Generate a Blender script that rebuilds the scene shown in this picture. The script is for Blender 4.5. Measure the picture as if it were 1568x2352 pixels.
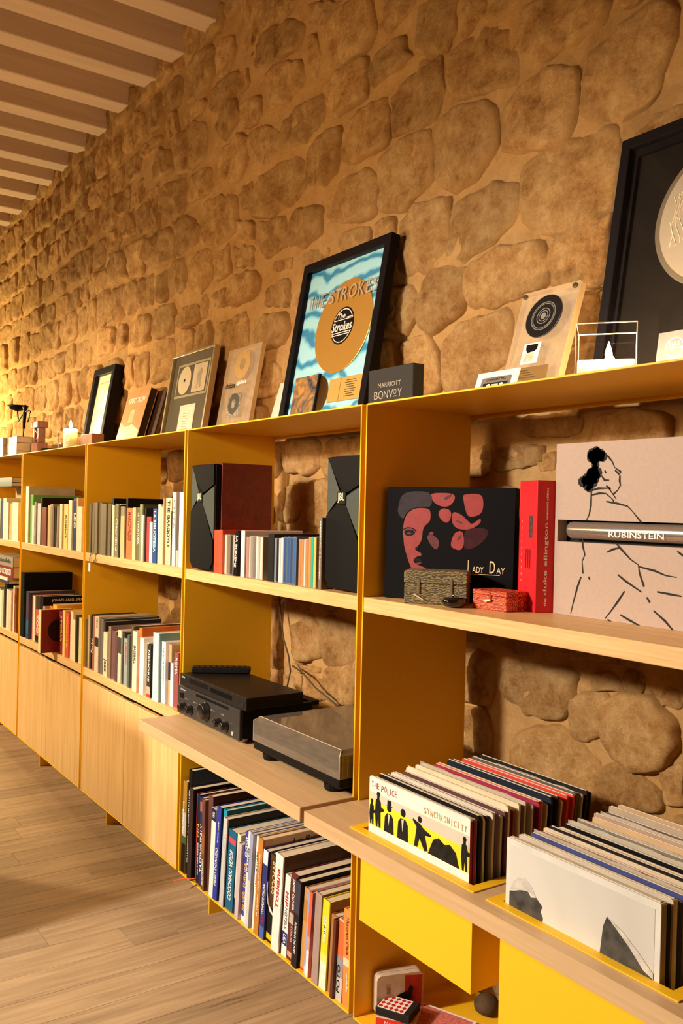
import bpy, bmesh, math, random
from mathutils import Vector, Matrix, noise as mnoise
for _o in list(bpy.data.objects): bpy.data.objects.remove(_o)
COL = bpy.context.scene.collection
SC = bpy.context.scene
PI = math.pi
rnd = random.Random(7)

# ------------------------------------------------------------------ camera, world, lights, exposure
cam_d = bpy.data.cameras.new('camera'); cam = bpy.data.objects.new('camera', cam_d); COL.objects.link(cam)
cam_d.sensor_fit = 'VERTICAL'; cam_d.sensor_height = 36.0; cam_d.lens = 36.0 * 2046.7 / 2352
cam_d.clip_start = 0.02; cam_d.clip_end = 60
_R = Vector((0.56543, 0.82450, 0.02211)); _F = Vector((-0.82460, 0.56571, -0.00338)); _F.normalize()
_R = (_R - _F * _R.dot(_F)).normalized(); _U = _R.cross(_F)
cam.matrix_world = Matrix(((_R.x, _U.x, -_F.x, 1.7189), (_R.y, _U.y, -_F.y, -1.2378), (_R.z, _U.z, -_F.z, 1.3809), (0, 0, 0, 1)))
SC.camera = cam
SC.view_settings.view_transform = 'Standard'; SC.view_settings.look = 'None'
SC.view_settings.gamma = 1.0; SC.view_settings.use_curve_mapping = False
SC.view_settings.exposure = 0.12
w = bpy.data.worlds.new('room_ambience'); SC.world = w; w.use_nodes = True
w.node_tree.nodes['Background'].inputs[0].default_value = (1.0, 0.62, 0.30, 1); w.node_tree.nodes['Background'].inputs[1].default_value = 0.05

def lamp(name, typ, loc, energy, color, size=0.1, target=None, spot=None, blend=0.5, size_y=None):
    d = bpy.data.lights.new(name, typ); d.energy = energy; d.color = color
    if typ == 'AREA':
        d.size = size
        if size_y: d.shape = 'RECTANGLE'; d.size_y = size_y
    else: d.shadow_soft_size = size
    if typ == 'SPOT': d.spot_size = spot; d.spot_blend = blend
    o = bpy.data.objects.new(name, d); COL.objects.link(o); o.location = loc
    if target is not None: o.rotation_euler = (Vector(target) - Vector(loc)).to_track_quat('-Z', 'Y').to_euler()
    return o
SC.cycles.transparent_max_bounces = 32
lamp('ceiling_spot', 'SPOT', (-0.75, -3.4, 2.35), 660, (1.0, 0.94, 0.84), 0.14, (-0.1, 0.1, 0.60), 1.05, 0.7)
lamp('far_spot', 'SPOT', (-4.6, -2.8, 2.4), 820, (1.0, 0.81, 0.52), 0.14, (-3.2, 0.2, 0.75), 1.15, 0.75)
lamp('wall_washer', 'AREA', (-5.3, -0.35, 1.85), 46, (1.0, 0.78, 0.38), 0.4, (-4.6, 0.4, 2.0))
lamp('warm_fill', 'AREA', (-0.9, -1.7, 1.80), 34, (1.0, 0.68, 0.34), 1.6, (-0.7, 0.4, 1.75), size_y=0.3)  # added warm fill aimed at the wall; no pendant hangs here

# ------------------------------------------------------------------ materials
_mats = {}
def lin(c): return tuple((x / 255 / 12.92) if x / 255 <= 0.04045 else ((x / 255 + 0.055) / 1.055) ** 2.4 for x in c)
def _nt(name):
    m = bpy.data.materials.new(name); m.use_nodes = True
    return m, m.node_tree.nodes, m.node_tree.links, m.node_tree.nodes['Principled BSDF']
def mat(c, rough=0.5, var=0.10, metal=0.0, scale=60.0, bump=0.03, name='paint', coat=0.0, stretch=None):
    key = (tuple(c), rough, var, metal, scale, bump, name, coat, stretch)
    if key in _mats: return _mats[key]
    m, n, l, b = _nt(name); c = lin(c)
    tc = n.new('ShaderNodeTexCoord'); nz = n.new('ShaderNodeTexNoise'); nz.inputs['Scale'].default_value = scale; nz.inputs['Detail'].default_value = 4
    src = tc.outputs['Object']
    if stretch:
        mp = n.new('ShaderNodeMapping'); mp.inputs['Scale'].default_value = stretch; l.new(src, mp.inputs[0]); src = mp.outputs[0]
    l.new(src, nz.inputs['Vector'])
    cr = n.new('ShaderNodeValToRGB'); cr.color_ramp.elements[0].position = 0.3; cr.color_ramp.elements[1].position = 0.7
    cr.color_ramp.elements[0].color = tuple(x * (1 - var) for x in c) + (1,); cr.color_ramp.elements[1].color = tuple(min(1, x * (1 + var)) for x in c) + (1,)
    l.new(nz.outputs[0], cr.inputs[0]); l.new(cr.outputs[0], b.inputs['Base Color'])
    b.inputs['Roughness'].default_value = rough; b.inputs['Metallic'].default_value = metal; b.inputs['Specular IOR Level'].default_value = 0.5 if rough < 0.3 or metal else (0.28 if max(c) > 0.05 else 0.10); b.inputs['Coat Weight'].default_value = coat
    if bump:
        bp = n.new('ShaderNodeBump'); bp.inputs['Strength'].default_value = bump; bp.inputs['Distance'].default_value = 0.002
        l.new(nz.outputs[0], bp.inputs['Height']); l.new(bp.outputs[0], b.inputs['Normal'])
    _mats[key] = m; return m
def wood(c0, c1, stretch, rough=0.45, name='oak', bump=0.15, rand=0.0, fine=3.0, dark=None):
    key = (name, c0, c1, stretch, rough, rand)
    if key in _mats: return _mats[key]
    m, n, l, b = _nt(name)
    tc = n.new('ShaderNodeTexCoord'); mp = n.new('ShaderNodeMapping'); mp.inputs['Scale'].default_value = stretch; l.new(tc.outputs['Object'], mp.inputs[0])
    oi = n.new('ShaderNodeObjectInfo'); add = n.new('ShaderNodeVectorMath'); add.operation = 'ADD'
    sc = n.new('ShaderNodeVectorMath'); sc.operation = 'SCALE'; sc.inputs[3].default_value = 37.0
    l.new(oi.outputs['Random'], sc.inputs[0]); l.new(mp.outputs[0], add.inputs[0]); l.new(sc.outputs[0], add.inputs[1])
    n1 = n.new('ShaderNodeTexNoise'); n1.inputs['Scale'].default_value = 1.0; n1.inputs['Detail'].default_value = 6; n1.inputs['Roughness'].default_value = 0.62; n1.inputs['Distortion'].default_value = 0.6
    l.new(add.outputs[0], n1.inputs['Vector'])
    n2 = n.new('ShaderNodeTexNoise'); n2.inputs['Scale'].default_value = fine; n2.inputs['Detail'].default_value = 3; l.new(add.outputs[0], n2.inputs['Vector'])
    mx = n.new('ShaderNodeMath'); mx.operation = 'MULTIPLY_ADD'; mx.inputs[1].default_value = 0.45; l.new(n2.outputs[0], mx.inputs[0]); 
    hf = n.new('ShaderNodeMath'); hf.operation = 'MULTIPLY'; hf.inputs[1].default_value = 0.55; l.new(n1.outputs[0], hf.inputs[0]); l.new(hf.outputs[0], mx.inputs[2])
    cr = n.new('ShaderNodeValToRGB'); e = cr.color_ramp.elements; e[0].position = 0.36; e[1].position = 0.62
    e[0].color = lin(c0) + (1,); e[1].color = lin(c1) + (1,)
    if dark:
        d = e.new(0.30); d.color = lin(dark) + (1,)
    l.new(mx.outputs[0], cr.inputs[0]); col = cr.outputs[0]
    if rand:
        hs = n.new('ShaderNodeHueSaturation'); mr = n.new('ShaderNodeMapRange'); mr.inputs[3].default_value = 1 - rand; mr.inputs[4].default_value = 1 + rand
        l.new(oi.outputs['Random'], mr.inputs[0]); l.new(mr.outputs[0], hs.inputs['Value']); l.new(col, hs.inputs['Color']); col = hs.outputs[0]
    l.new(col, b.inputs['Base Color']); b.inputs['Roughness'].default_value = rough
    bp = n.new('ShaderNodeBump'); bp.inputs['Strength'].default_value = bump; bp.inputs['Distance'].default_value = 0.002; l.new(mx.outputs[0], bp.inputs['Height']); l.new(bp.outputs[0], b.inputs['Normal'])
    _mats[key] = m; return m
def stone_mat(name, cols, scale, bump, rand=0.0, dist=0.012, rim=None):
    m, n, l, b = _nt(name)
    tc = n.new('ShaderNodeTexCoord'); oi = n.new('ShaderNodeObjectInfo'); src = tc.outputs['Object']
    n1 = n.new('ShaderNodeTexNoise'); n1.inputs['Scale'].default_value = scale; n1.inputs['Detail'].default_value = 12; n1.inputs['Roughness'].default_value = 0.74; l.new(src, n1.inputs['Vector'])
    n2 = n.new('ShaderNodeTexNoise'); n2.inputs['Scale'].default_value = scale * 3.1; n2.inputs['Detail'].default_value = 14; n2.inputs['Roughness'].default_value = 0.82; l.new(src, n2.inputs['Vector'])
    mx = n.new('ShaderNodeMix'); mx.data_type = 'FLOAT'; mx.inputs[0].default_value = 0.55; l.new(n1.outputs[0], mx.inputs[2]); l.new(n2.outputs[0], mx.inputs[3])
    cr = n.new('ShaderNodeValToRGB'); e = cr.color_ramp.elements
    e[0].position = 0.36; e[0].color = lin(cols[0]) + (1,); e[1].position = 0.60; e[1].color = lin(cols[2]) + (1,)
    k = e.new(0.46); k.color = lin(cols[1]) + (1,)
    l.new(mx.outputs[0], cr.inputs[0]); col = cr.outputs[0]
    if rand:
        hs = n.new('ShaderNodeHueSaturation'); mr = n.new('ShaderNodeMapRange'); mr.inputs[3].default_value = 1 - rand; mr.inputs[4].default_value = 1 + rand * 0.55
        l.new(oi.outputs['Random'], mr.inputs[0]); l.new(mr.outputs[0], hs.inputs['Value']); l.new(col, hs.inputs['Color']); col = hs.outputs[0]
    if rim:
        at = n.new('ShaderNodeAttribute'); at.attribute_name = 'bare'
        n3 = n.new('ShaderNodeTexNoise'); n3.inputs['Scale'].default_value = 11; n3.inputs['Detail'].default_value = 9; n3.inputs['Roughness'].default_value = 0.66; l.new(src, n3.inputs['Vector'])
        ad = n.new('ShaderNodeMath'); ad.operation = 'MULTIPLY_ADD'; ad.inputs[1].default_value = 2.6; l.new(n3.outputs[0], ad.inputs[0])
        sb = n.new('ShaderNodeMath'); sb.operation = 'SUBTRACT'; sb.inputs[1].default_value = 1.30; l.new(at.outputs['Fac'], sb.inputs[0]); l.new(sb.outputs[0], ad.inputs[2])
        mr2 = n.new('ShaderNodeMapRange'); mr2.interpolation_type = 'SMOOTHSTEP'; mr2.inputs[1].default_value = 0.05; mr2.inputs[2].default_value = 0.85; l.new(ad.outputs[0], mr2.inputs[0])
        mc = n.new('ShaderNodeMix'); mc.data_type = 'RGBA'; l.new(mr2.outputs[0], mc.inputs[0]); mc.inputs[6].default_value = lin(rim) + (1,); l.new(col, mc.inputs[7]); col = mc.outputs[2]
    l.new(col, b.inputs['Base Color']); b.inputs['Roughness'].default_value = 0.95; b.inputs['Specular IOR Level'].default_value = 0.15
    bp = n.new('ShaderNodeBump'); bp.inputs['Strength'].default_value = bump; bp.inputs['Distance'].default_value = dist; l.new(n2.outputs[0], bp.inputs['Height']); l.new(bp.outputs[0], b.inputs['Normal'])
    return m
def glass(name='clear_glass', tint=(1, 1, 1), ior=1.45, rough=0.0, cloud=0.0, cloud_c=(0.8, 0.7, 0.5), boost=1.0):
    if name in _mats: return _mats[name]
    m, n, l, b = _nt(name); n.remove(b); out = n['Material Output']
    tr = n.new('ShaderNodeBsdfTransparent'); tr.inputs[0].default_value = tint + (1,)
    gl = n.new('ShaderNodeBsdfGlossy'); gl.inputs['Roughness'].default_value = rough
    fr = n.new('ShaderNodeFresnel'); fr.inputs[0].default_value = ior
    mu = n.new('ShaderNodeMath'); mu.operation = 'MULTIPLY'; mu.inputs[1].default_value = boost; mu.use_clamp = True
    ge = n.new('ShaderNodeNewGeometry'); iv = n.new('ShaderNodeMath'); iv.operation = 'SUBTRACT'; iv.inputs[0].default_value = 1.0; l.new(ge.outputs['Backfacing'], iv.inputs[1])
    fm = n.new('ShaderNodeMath'); fm.operation = 'MULTIPLY'; l.new(fr.outputs[0], fm.inputs[0]); l.new(iv.outputs[0], fm.inputs[1]); l.new(fm.outputs[0], mu.inputs[0])
    base = tr.outputs[0]
    if cloud:
        df = n.new('ShaderNodeBsdfDiffuse'); df.inputs[0].default_value = cloud_c + (1,)
        nz = n.new('ShaderNodeTexNoise'); nz.inputs['Scale'].default_value = 9; mr = n.new('ShaderNodeMapRange'); mr.inputs[3].default_value = cloud * 0.6; mr.inputs[4].default_value = cloud * 1.4
        l.new(nz.outputs[0], mr.inputs[0])
        m1 = n.new('ShaderNodeMixShader'); l.new(mr.outputs[0], m1.inputs[0]); l.new(base, m1.inputs[1]); l.new(df.outputs[0], m1.inputs[2]); base = m1.outputs[0]
    ms = n.new('ShaderNodeMixShader'); l.new(mu.outputs[0], ms.inputs[0]); l.new(base, ms.inputs[1]); l.new(gl.outputs[0], ms.inputs[2]); l.new(ms.outputs[0], out.inputs['Surface'])
    _mats[name] = m; return m
def emit(name, c, s):
    if name in _mats: return _mats[name]
    m, n, l, b = _nt(name); n.remove(b); e = n.new('ShaderNodeEmission'); e.inputs[0].default_value = c + (1,); e.inputs[1].default_value = s
    lw = n.new('ShaderNodeTexNoise'); lw.inputs['Scale'].default_value = 30
    l.new(e.outputs[0], n['Material Output'].inputs['Surface']); _mats[name] = m; return m
def swirl_mat(name, c0, c1, c2, scale, dist, wave=True, pos=(0.35, 0.55, 0.75)):
    if name in _mats: return _mats[name]
    m, n, l, b = _nt(name); tc = n.new('ShaderNodeTexCoord'); w_ = n.new('ShaderNodeTexWave' if wave else 'ShaderNodeTexNoise')
    w_.inputs['Scale'].default_value = scale; w_.inputs['Distortion'].default_value = dist; w_.inputs['Detail'].default_value = 3
    if wave: w_.wave_type = 'RINGS'; w_.inputs['Detail Scale'].default_value = 1.1
    l.new(tc.outputs['Object'], w_.inputs['Vector'])
    cr = n.new('ShaderNodeValToRGB'); e = cr.color_ramp.elements; e[0].position = pos[0]; e[0].color = lin(c0) + (1,); e[1].position = pos[2]; e[1].color = lin(c2) + (1,)
    k = e.new(pos[1]); k.color = lin(c1) + (1,)
    l.new(w_.outputs['Color' if 'Color' in w_.outputs else 0], cr.inputs[0]); l.new(cr.outputs[0], b.inputs['Base Color']); b.inputs['Roughness'].default_value = 0.5
    _mats[name] = m; return m
def disc_mat(name, c, rough=0.22, metal=1.0, freq=900.0):
    if name in _mats: return _mats[name]
    m, n, l, b = _nt(name); tc = n.new('ShaderNodeTexCoord'); w_ = n.new('ShaderNodeTexWave'); w_.wave_type = 'RINGS'; w_.rings_direction = 'Y'; w_.inputs['Scale'].default_value = freq / 6.28
    l.new(tc.outputs['Object'], w_.inputs['Vector']); bp = n.new('ShaderNodeBump'); bp.inputs['Strength'].default_value = 0.25; bp.inputs['Distance'].default_value = 0.0006
    l.new(w_.outputs[0 if 'Color' not in w_.outputs else 'Color'], bp.inputs['Height']); l.new(bp.outputs[0], b.inputs['Normal'])
    b.inputs['Base Color'].default_value = lin(c) + (1,); b.inputs['Metallic'].default_value = metal; b.inputs['Roughness'].default_value = rough
    _mats[name] = m; return m

YEL = mat((245, 190, 34), 0.42, 0.05, scale=400, bump=0.10, name='yellow_powder_coat')
OAK_X = wood((205, 160, 98), (230, 189, 128), (2.2, 60, 60), name='oak_along_shelf')
OAK_Z = wood((206, 160, 96), (230, 188, 126), (46, 46, 1.6), name='oak_upright_grain')
OAK_TOP = wood((196, 158, 112), (212, 174, 128), (2.0, 40, 40), name='oak_worktop')
FLOOR_OAK = wood((150, 124, 94), (186, 156, 120), (26, 1.6, 26), rough=0.42, name='aged_oak_plank', rand=0.13, bump=0.2, dark=(92, 66, 40))
BEAM_OAK = wood((194, 164, 136), (206, 178, 150), (18, 1.0, 18), rough=0.8, name='pale_beam_wood', rand=0.05, bump=0.05)
STONE = stone_mat('sandstone', [(128, 84, 42), (190, 140, 82), (228, 184, 124)], 9.0, 0.9, rand=0.24, dist=0.016, rim=(205, 157, 97))
MORTAR = stone_mat('lime_mortar', [(184, 136, 80), (205, 157, 97), (220, 174, 114)], 8.0, 0.9, dist=0.012)
PLASTER = mat((205, 176, 138), 0.9, 0.06, scale=4, name='plaster')
BLACK = mat((20, 18, 18), 0.45, 0.15, name='black_lacquer')
BLACK_M = mat((17, 16, 16), 0.6, 0.2, scale=300, bump=0.06, name='black_fabric')
WHITE = mat((238, 232, 220), 0.6, 0.03, name='white_paper')
PAGES = mat((214, 196, 166), 0.8, 0.12, scale=8, stretch=(60, 2, 2), bump=0.1, name='page_edges')
INK = mat((26, 22, 20), 0.6, 0.05, bump=0, name='black_ink')
WINK = mat((240, 236, 226), 0.5, 0.03, bump=0, name='white_ink')
GOLD = mat((206, 150, 62), 0.28, 0.06, 0.6, name='gold_metal')
SILVER = mat((206, 196, 182), 0.28, 0.05, 0.45, name='silver_metal')
GLASS = glass('clear_glass')
FRAME_GLASS = glass('picture_glass', boost=0.3)

# ------------------------------------------------------------------ geometry helpers
class MB:
    """collects simple solids and links them as ONE mesh object"""
    def __init__(s): s.v = []; s.f = []
    def add(s, v, f):
        o = len(s.v); s.v += [tuple(p) for p in v]; s.f += [tuple(o + i for i in q) for q in f]; return s
    def box(s, x0, x1, y0, y1, z0, z1, M=None):
        v = [Vector((x, y, z)) for z in (z0, z1) for y in (y0, y1) for x in (x0, x1)]
        if M is not None: v = [M @ p for p in v]
        return s.add(v, [(0, 2, 3, 1), (4, 5, 7, 6), (0, 1, 5, 4), (2, 6, 7, 3), (0, 4, 6, 2), (1, 3, 7, 5)])
    def bbox(s, x0, x1, y0, y1, z0, z1, r=0.003):
        """box with chamfered vertical and horizontal edges (12 chamfers)"""
        bm = bmesh.new(); bmesh.ops.create_cube(bm, size=1)
        for p in bm.verts: p.co = Vector(((x0 + x1) / 2 + p.co.x * (x1 - x0), (y0 + y1) / 2 + p.co.y * (y1 - y0), (z0 + z1) / 2 + p.co.z * (z1 - z0)))
        bmesh.ops.bevel(bm, geom=list(bm.edges), offset=r, segments=1, affect='EDGES')
        bm.verts.index_update(); s.add([p.co for p in bm.verts], [[q.index for q in f.verts] for f in bm.faces]); bm.free(); return s
    def prism(s, pts, d0, d1, axis='y'):
        """polygon (a,b) extruded along axis from d0 to d1; axis y: (x,z); z: (x,y); x: (y,z)"""
        n = len(pts)
        P = {'y': lambda a, b, d: (a, d, b), 'z': lambda a, b, d: (a, b, d), 'x': lambda a, b, d: (d, a, b)}[axis]
        ar = sum(pts[i][0] * pts[(i + 1) % n][1] - pts[(i + 1) % n][0] * pts[i][1] for i in range(n))
        if (ar < 0) != (axis == 'y'): pts = pts[::-1]
        v = [P(a, b, d0) for a, b in pts] + [P(a, b, d1) for a, b in pts]
        if d1 < d0: pass
        f = [tuple(range(n))[::-1], tuple(range(n, 2 * n))] + [(i, (i + 1) % n, n + (i + 1) % n, n + i) for i in range(n)]
        return s.add(v, f)
    def lathe(s, prof, c=(0, 0, 0), n=24, axis='z', full=True):
        """profile [(r,h)...] turned about an axis through c"""
        P = {'z': lambda r, a, h: (c[0] + r * math.cos(a), c[1] + r * math.sin(a), c[2] + h), 'y': lambda r, a, h: (c[0] + r * math.cos(a), c[1] + h, c[2] + r * math.sin(a)), 'x': lambda r, a, h: (c[0] + h, c[1] + r * math.cos(a), c[2] + r * math.sin(a))}[axis]
        v = [P(r, 2 * PI * k / n, h) for r, h in prof for k in range(n)]; f = []
        for j in range(len(prof) - 1):
            for k in range(n):
                a, b = j * n + k, j * n + (k + 1) % n; f.append((a, b, b + n, a + n))
        f.append(tuple(range(n))[::-1]); f.append(tuple(range((len(prof) - 1) * n, len(prof) * n)))
        return s.add(v, f)
    def tube(s, path, r, n=8, closed=False):
        path = [Vector(p) for p in path]; rings = []; up = Vector((0.13, 0.31, 0.94))
        for i, p in enumerate(path):
            t = (path[min(i + 1, len(path) - 1)] - path[max(i - 1, 0)]).normalized()
            a = t.cross(up).normalized() if abs(t.dot(up)) < 0.98 else t.cross(Vector((1, 0, 0))).normalized(); b = t.cross(a)
            rr = r[i] if isinstance(r, (list, tuple)) else r
            rings.append([p + a * rr * math.cos(2 * PI * k / n) + b * rr * math.sin(2 * PI * k / n) for k in range(n)])
        v = [q for g in rings for q in g]; f = []
        for j in range(len(rings) - 1):
            for k in range(n):
                a, b = j * n + k, j * n + (k + 1) % n; f.append((a, b, b + n, a + n))
        f += [tuple(range(n))[::-1], tuple(range((len(rings) - 1) * n, len(rings) * n))]
        return s.add(v, f)
    def mesh(s, name, m=None, smooth=False):
        me = bpy.data.meshes.new(name); me.from_pydata(s.v, [], s.f); me.update()
        bm = bmesh.new(); bm.from_mesh(me); bmesh.ops.recalc_face_normals(bm, faces=bm.faces); bm.to_mesh(me); bm.free()
        if m: me.materials.append(m)
        if smooth:
            me.polygons.foreach_set('use_smooth', [True] * len(me.polygons)); me.update()
        return me
    def obj(s, name, m, parent=None, smooth=False):
        return link(name, s.mesh(name, m, smooth), parent)
def link(name, me, parent=None):
    o = bpy.data.objects.new(name, me); COL.objects.link(o)
    if parent is not None: o.parent = parent
    return o
def tag(o, label, cat, group=None, kind=None):
    o['label'] = label; o['category'] = cat
    if group: o['group'] = group
    if kind: o['kind'] = kind
    return o
def thing(name, label, cat, loc=(0, 0, 0), rot=(0, 0, 0), group=None):
    o = bpy.data.objects.new(name, None); COL.objects.link(o); o.location = loc; o.rotation_euler = rot; o.empty_display_size = 0.05
    return tag(o, label, cat, group)
def struct(o): o['kind'] = 'structure'; return o
def circ(cx, cz, r, n=40): return [(cx + r * math.cos(2 * PI * k / n), cz + r * math.sin(2 * PI * k / n)) for k in range(n)]
def ring(mb, cx, cz, r0, r1, d0, d1, n=48, a0=0.0, a1=2 * PI):
    """flat ring (x,z plane) between radii, thickness d0..d1 in y"""
    full = abs(a1 - a0 - 2 * PI) < 1e-6; m_ = n if full else n + 1; v = []
    for d in (d0, d1):
        for r in (r0, r1):
            v += [(cx + r * math.cos(a0 + (a1 - a0) * k / n), d, cz + r * math.sin(a0 + (a1 - a0) * k / n)) for k in range(m_)]
    f = []
    for k in range(n):
        a, b = k, (k + 1) % m_
        f += [(a, b, m_ + b, m_ + a), (2 * m_ + a, 3 * m_ + a, 3 * m_ + b, 2 * m_ + b), (m_ + a, m_ + b, 3 * m_ + b, 3 * m_ + a), (a, 2 * m_ + a, 2 * m_ + b, b)]
    mb.add(v, f)
_txt = {}
def text_mesh(s, bold=0.0):
    if (s, bold) in _txt: return _txt[(s, bold)]
    c = bpy.data.curves.new('lettering', 'FONT'); c.body = s; c.size = 1.0; c.resolution_u = 3; c.offset = bold
    o = bpy.data.objects.new('tmp_text', c); COL.objects.link(o)
    me = bpy.data.meshes.new_from_object(o.evaluated_get(bpy.context.evaluated_depsgraph_get()))
    bpy.data.objects.remove(o)
    xs = [p.co.x for p in me.vertices]; ys = [p.co.y for p in me.vertices]
    _txt[(s, bold)] = (me, min(xs), max(xs), min(ys), max(ys)); return _txt[(s, bold)]
DIRS = {'h': ((1, 0, 0), (0, 0, 1)), 'up': ((0, 0, 1), (-1, 0, 0)), 'down': ((0, 0, -1), (1, 0, 0)), 'rx': ((0, 1, 0), (0, 0, 1)), 'rxup': ((0, 0, 1), (0, -1, 0)), 'rxdown': ((0, 0, -1), (0, 1, 0)), 'top': ((1, 0, 0), (0, 1, 0)), 'topdown': ((0, 1, 0), (-1, 0, 0))}
def text(s, center, length, height, m, parent, d='h', name='lettering', bold=0.0, slant=0.0):
    if name == 'spine_lettering' and not bold: bold = 0.018
    """flat printed letters: run length x cap height, centred on a point of the parent's space"""
    src, x0, x1, y0, y1 = text_mesh(s, bold); me = src.copy(); me.materials.clear(); me.materials.append(m)
    X, Y = Vector(DIRS[d][0]), Vector(DIRS[d][1]); c = Vector(center); sx = length / max(1e-6, x1 - x0); sy = height / max(1e-6, y1 - y0)
    for p in me.vertices:
        a = (p.co.x - (x0 + x1) / 2) * sx; b = (p.co.y - (y0 + y1) / 2) * sy
        p.co = c + X * (a + slant * b) + Y * b
    me.update(); return link(name, me, parent)
ORD = ['first', 'second', 'third', 'fourth', 'fifth', 'sixth', 'seventh', 'eighth', 'ninth', 'tenth', 'eleventh', 'twelfth', 'thirteenth', 'fourteenth', 'fifteenth', 'sixteenth', 'seventeenth', 'eighteenth', 'nineteenth', 'twentieth', 'twenty-first', 'twenty-second', 'twenty-third', 'twenty-fourth', 'twenty-fifth', 'twenty-sixth', 'twenty-seventh', 'twenty-eighth', 'twenty-ninth', 'thirtieth', 'thirty-first', 'thirty-second', 'thirty-third', 'thirty-fourth', 'thirty-fifth', 'thirty-sixth']
ZT, ZM, ZMB, ZW, ZWB, ZB, SH = 1.6317, 1.1736, 1.1390, 0.692, 0.658, 0.1726, 0.004
YW = 0.390      # face of the mortar
# ------------------------------------------------------------------ the room
def nz3(x, y, z): return mnoise.noise(Vector((x, y, z)))
def build_wall():
    x0, x1, z0, z1, st = -7.4, 3.2, 0.0, 3.55, 0.024
    nx, nz = int((x1 - x0) / st), int((z1 - z0) / st); v = []; f = []
    for j in range(nz + 1):
        for i in range(nx + 1):
            x = x0 + (x1 - x0) * i / nx; z = z0 + (z1 - z0) * j / nz
            v.append((x, YW + 0.010 * nz3(x * 1.6, 3.1, z * 1.6) + 0.009 * nz3(x * 6.5, 0.3, z * 5.5) + 0.006 * nz3(x * 17, 7.7, z * 14) + 0.004 * nz3(x * 38, 1.7, z * 30), z))
    for j in range(nz):
        for i in range(nx):
            a = j * (nx + 1) + i; f.append((a, a + 1, a + nx + 2, a + nx + 1))
    mb = MB(); mb.add(v, f); me = bpy.data.meshes.new('wall_back'); me.from_pydata(v, [], f); me.materials.append(MORTAR)
    me.polygons.foreach_set('use_smooth', [True] * len(f)); me.update()
    return struct(link('wall_back', me))
wall = build_wall()
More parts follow.
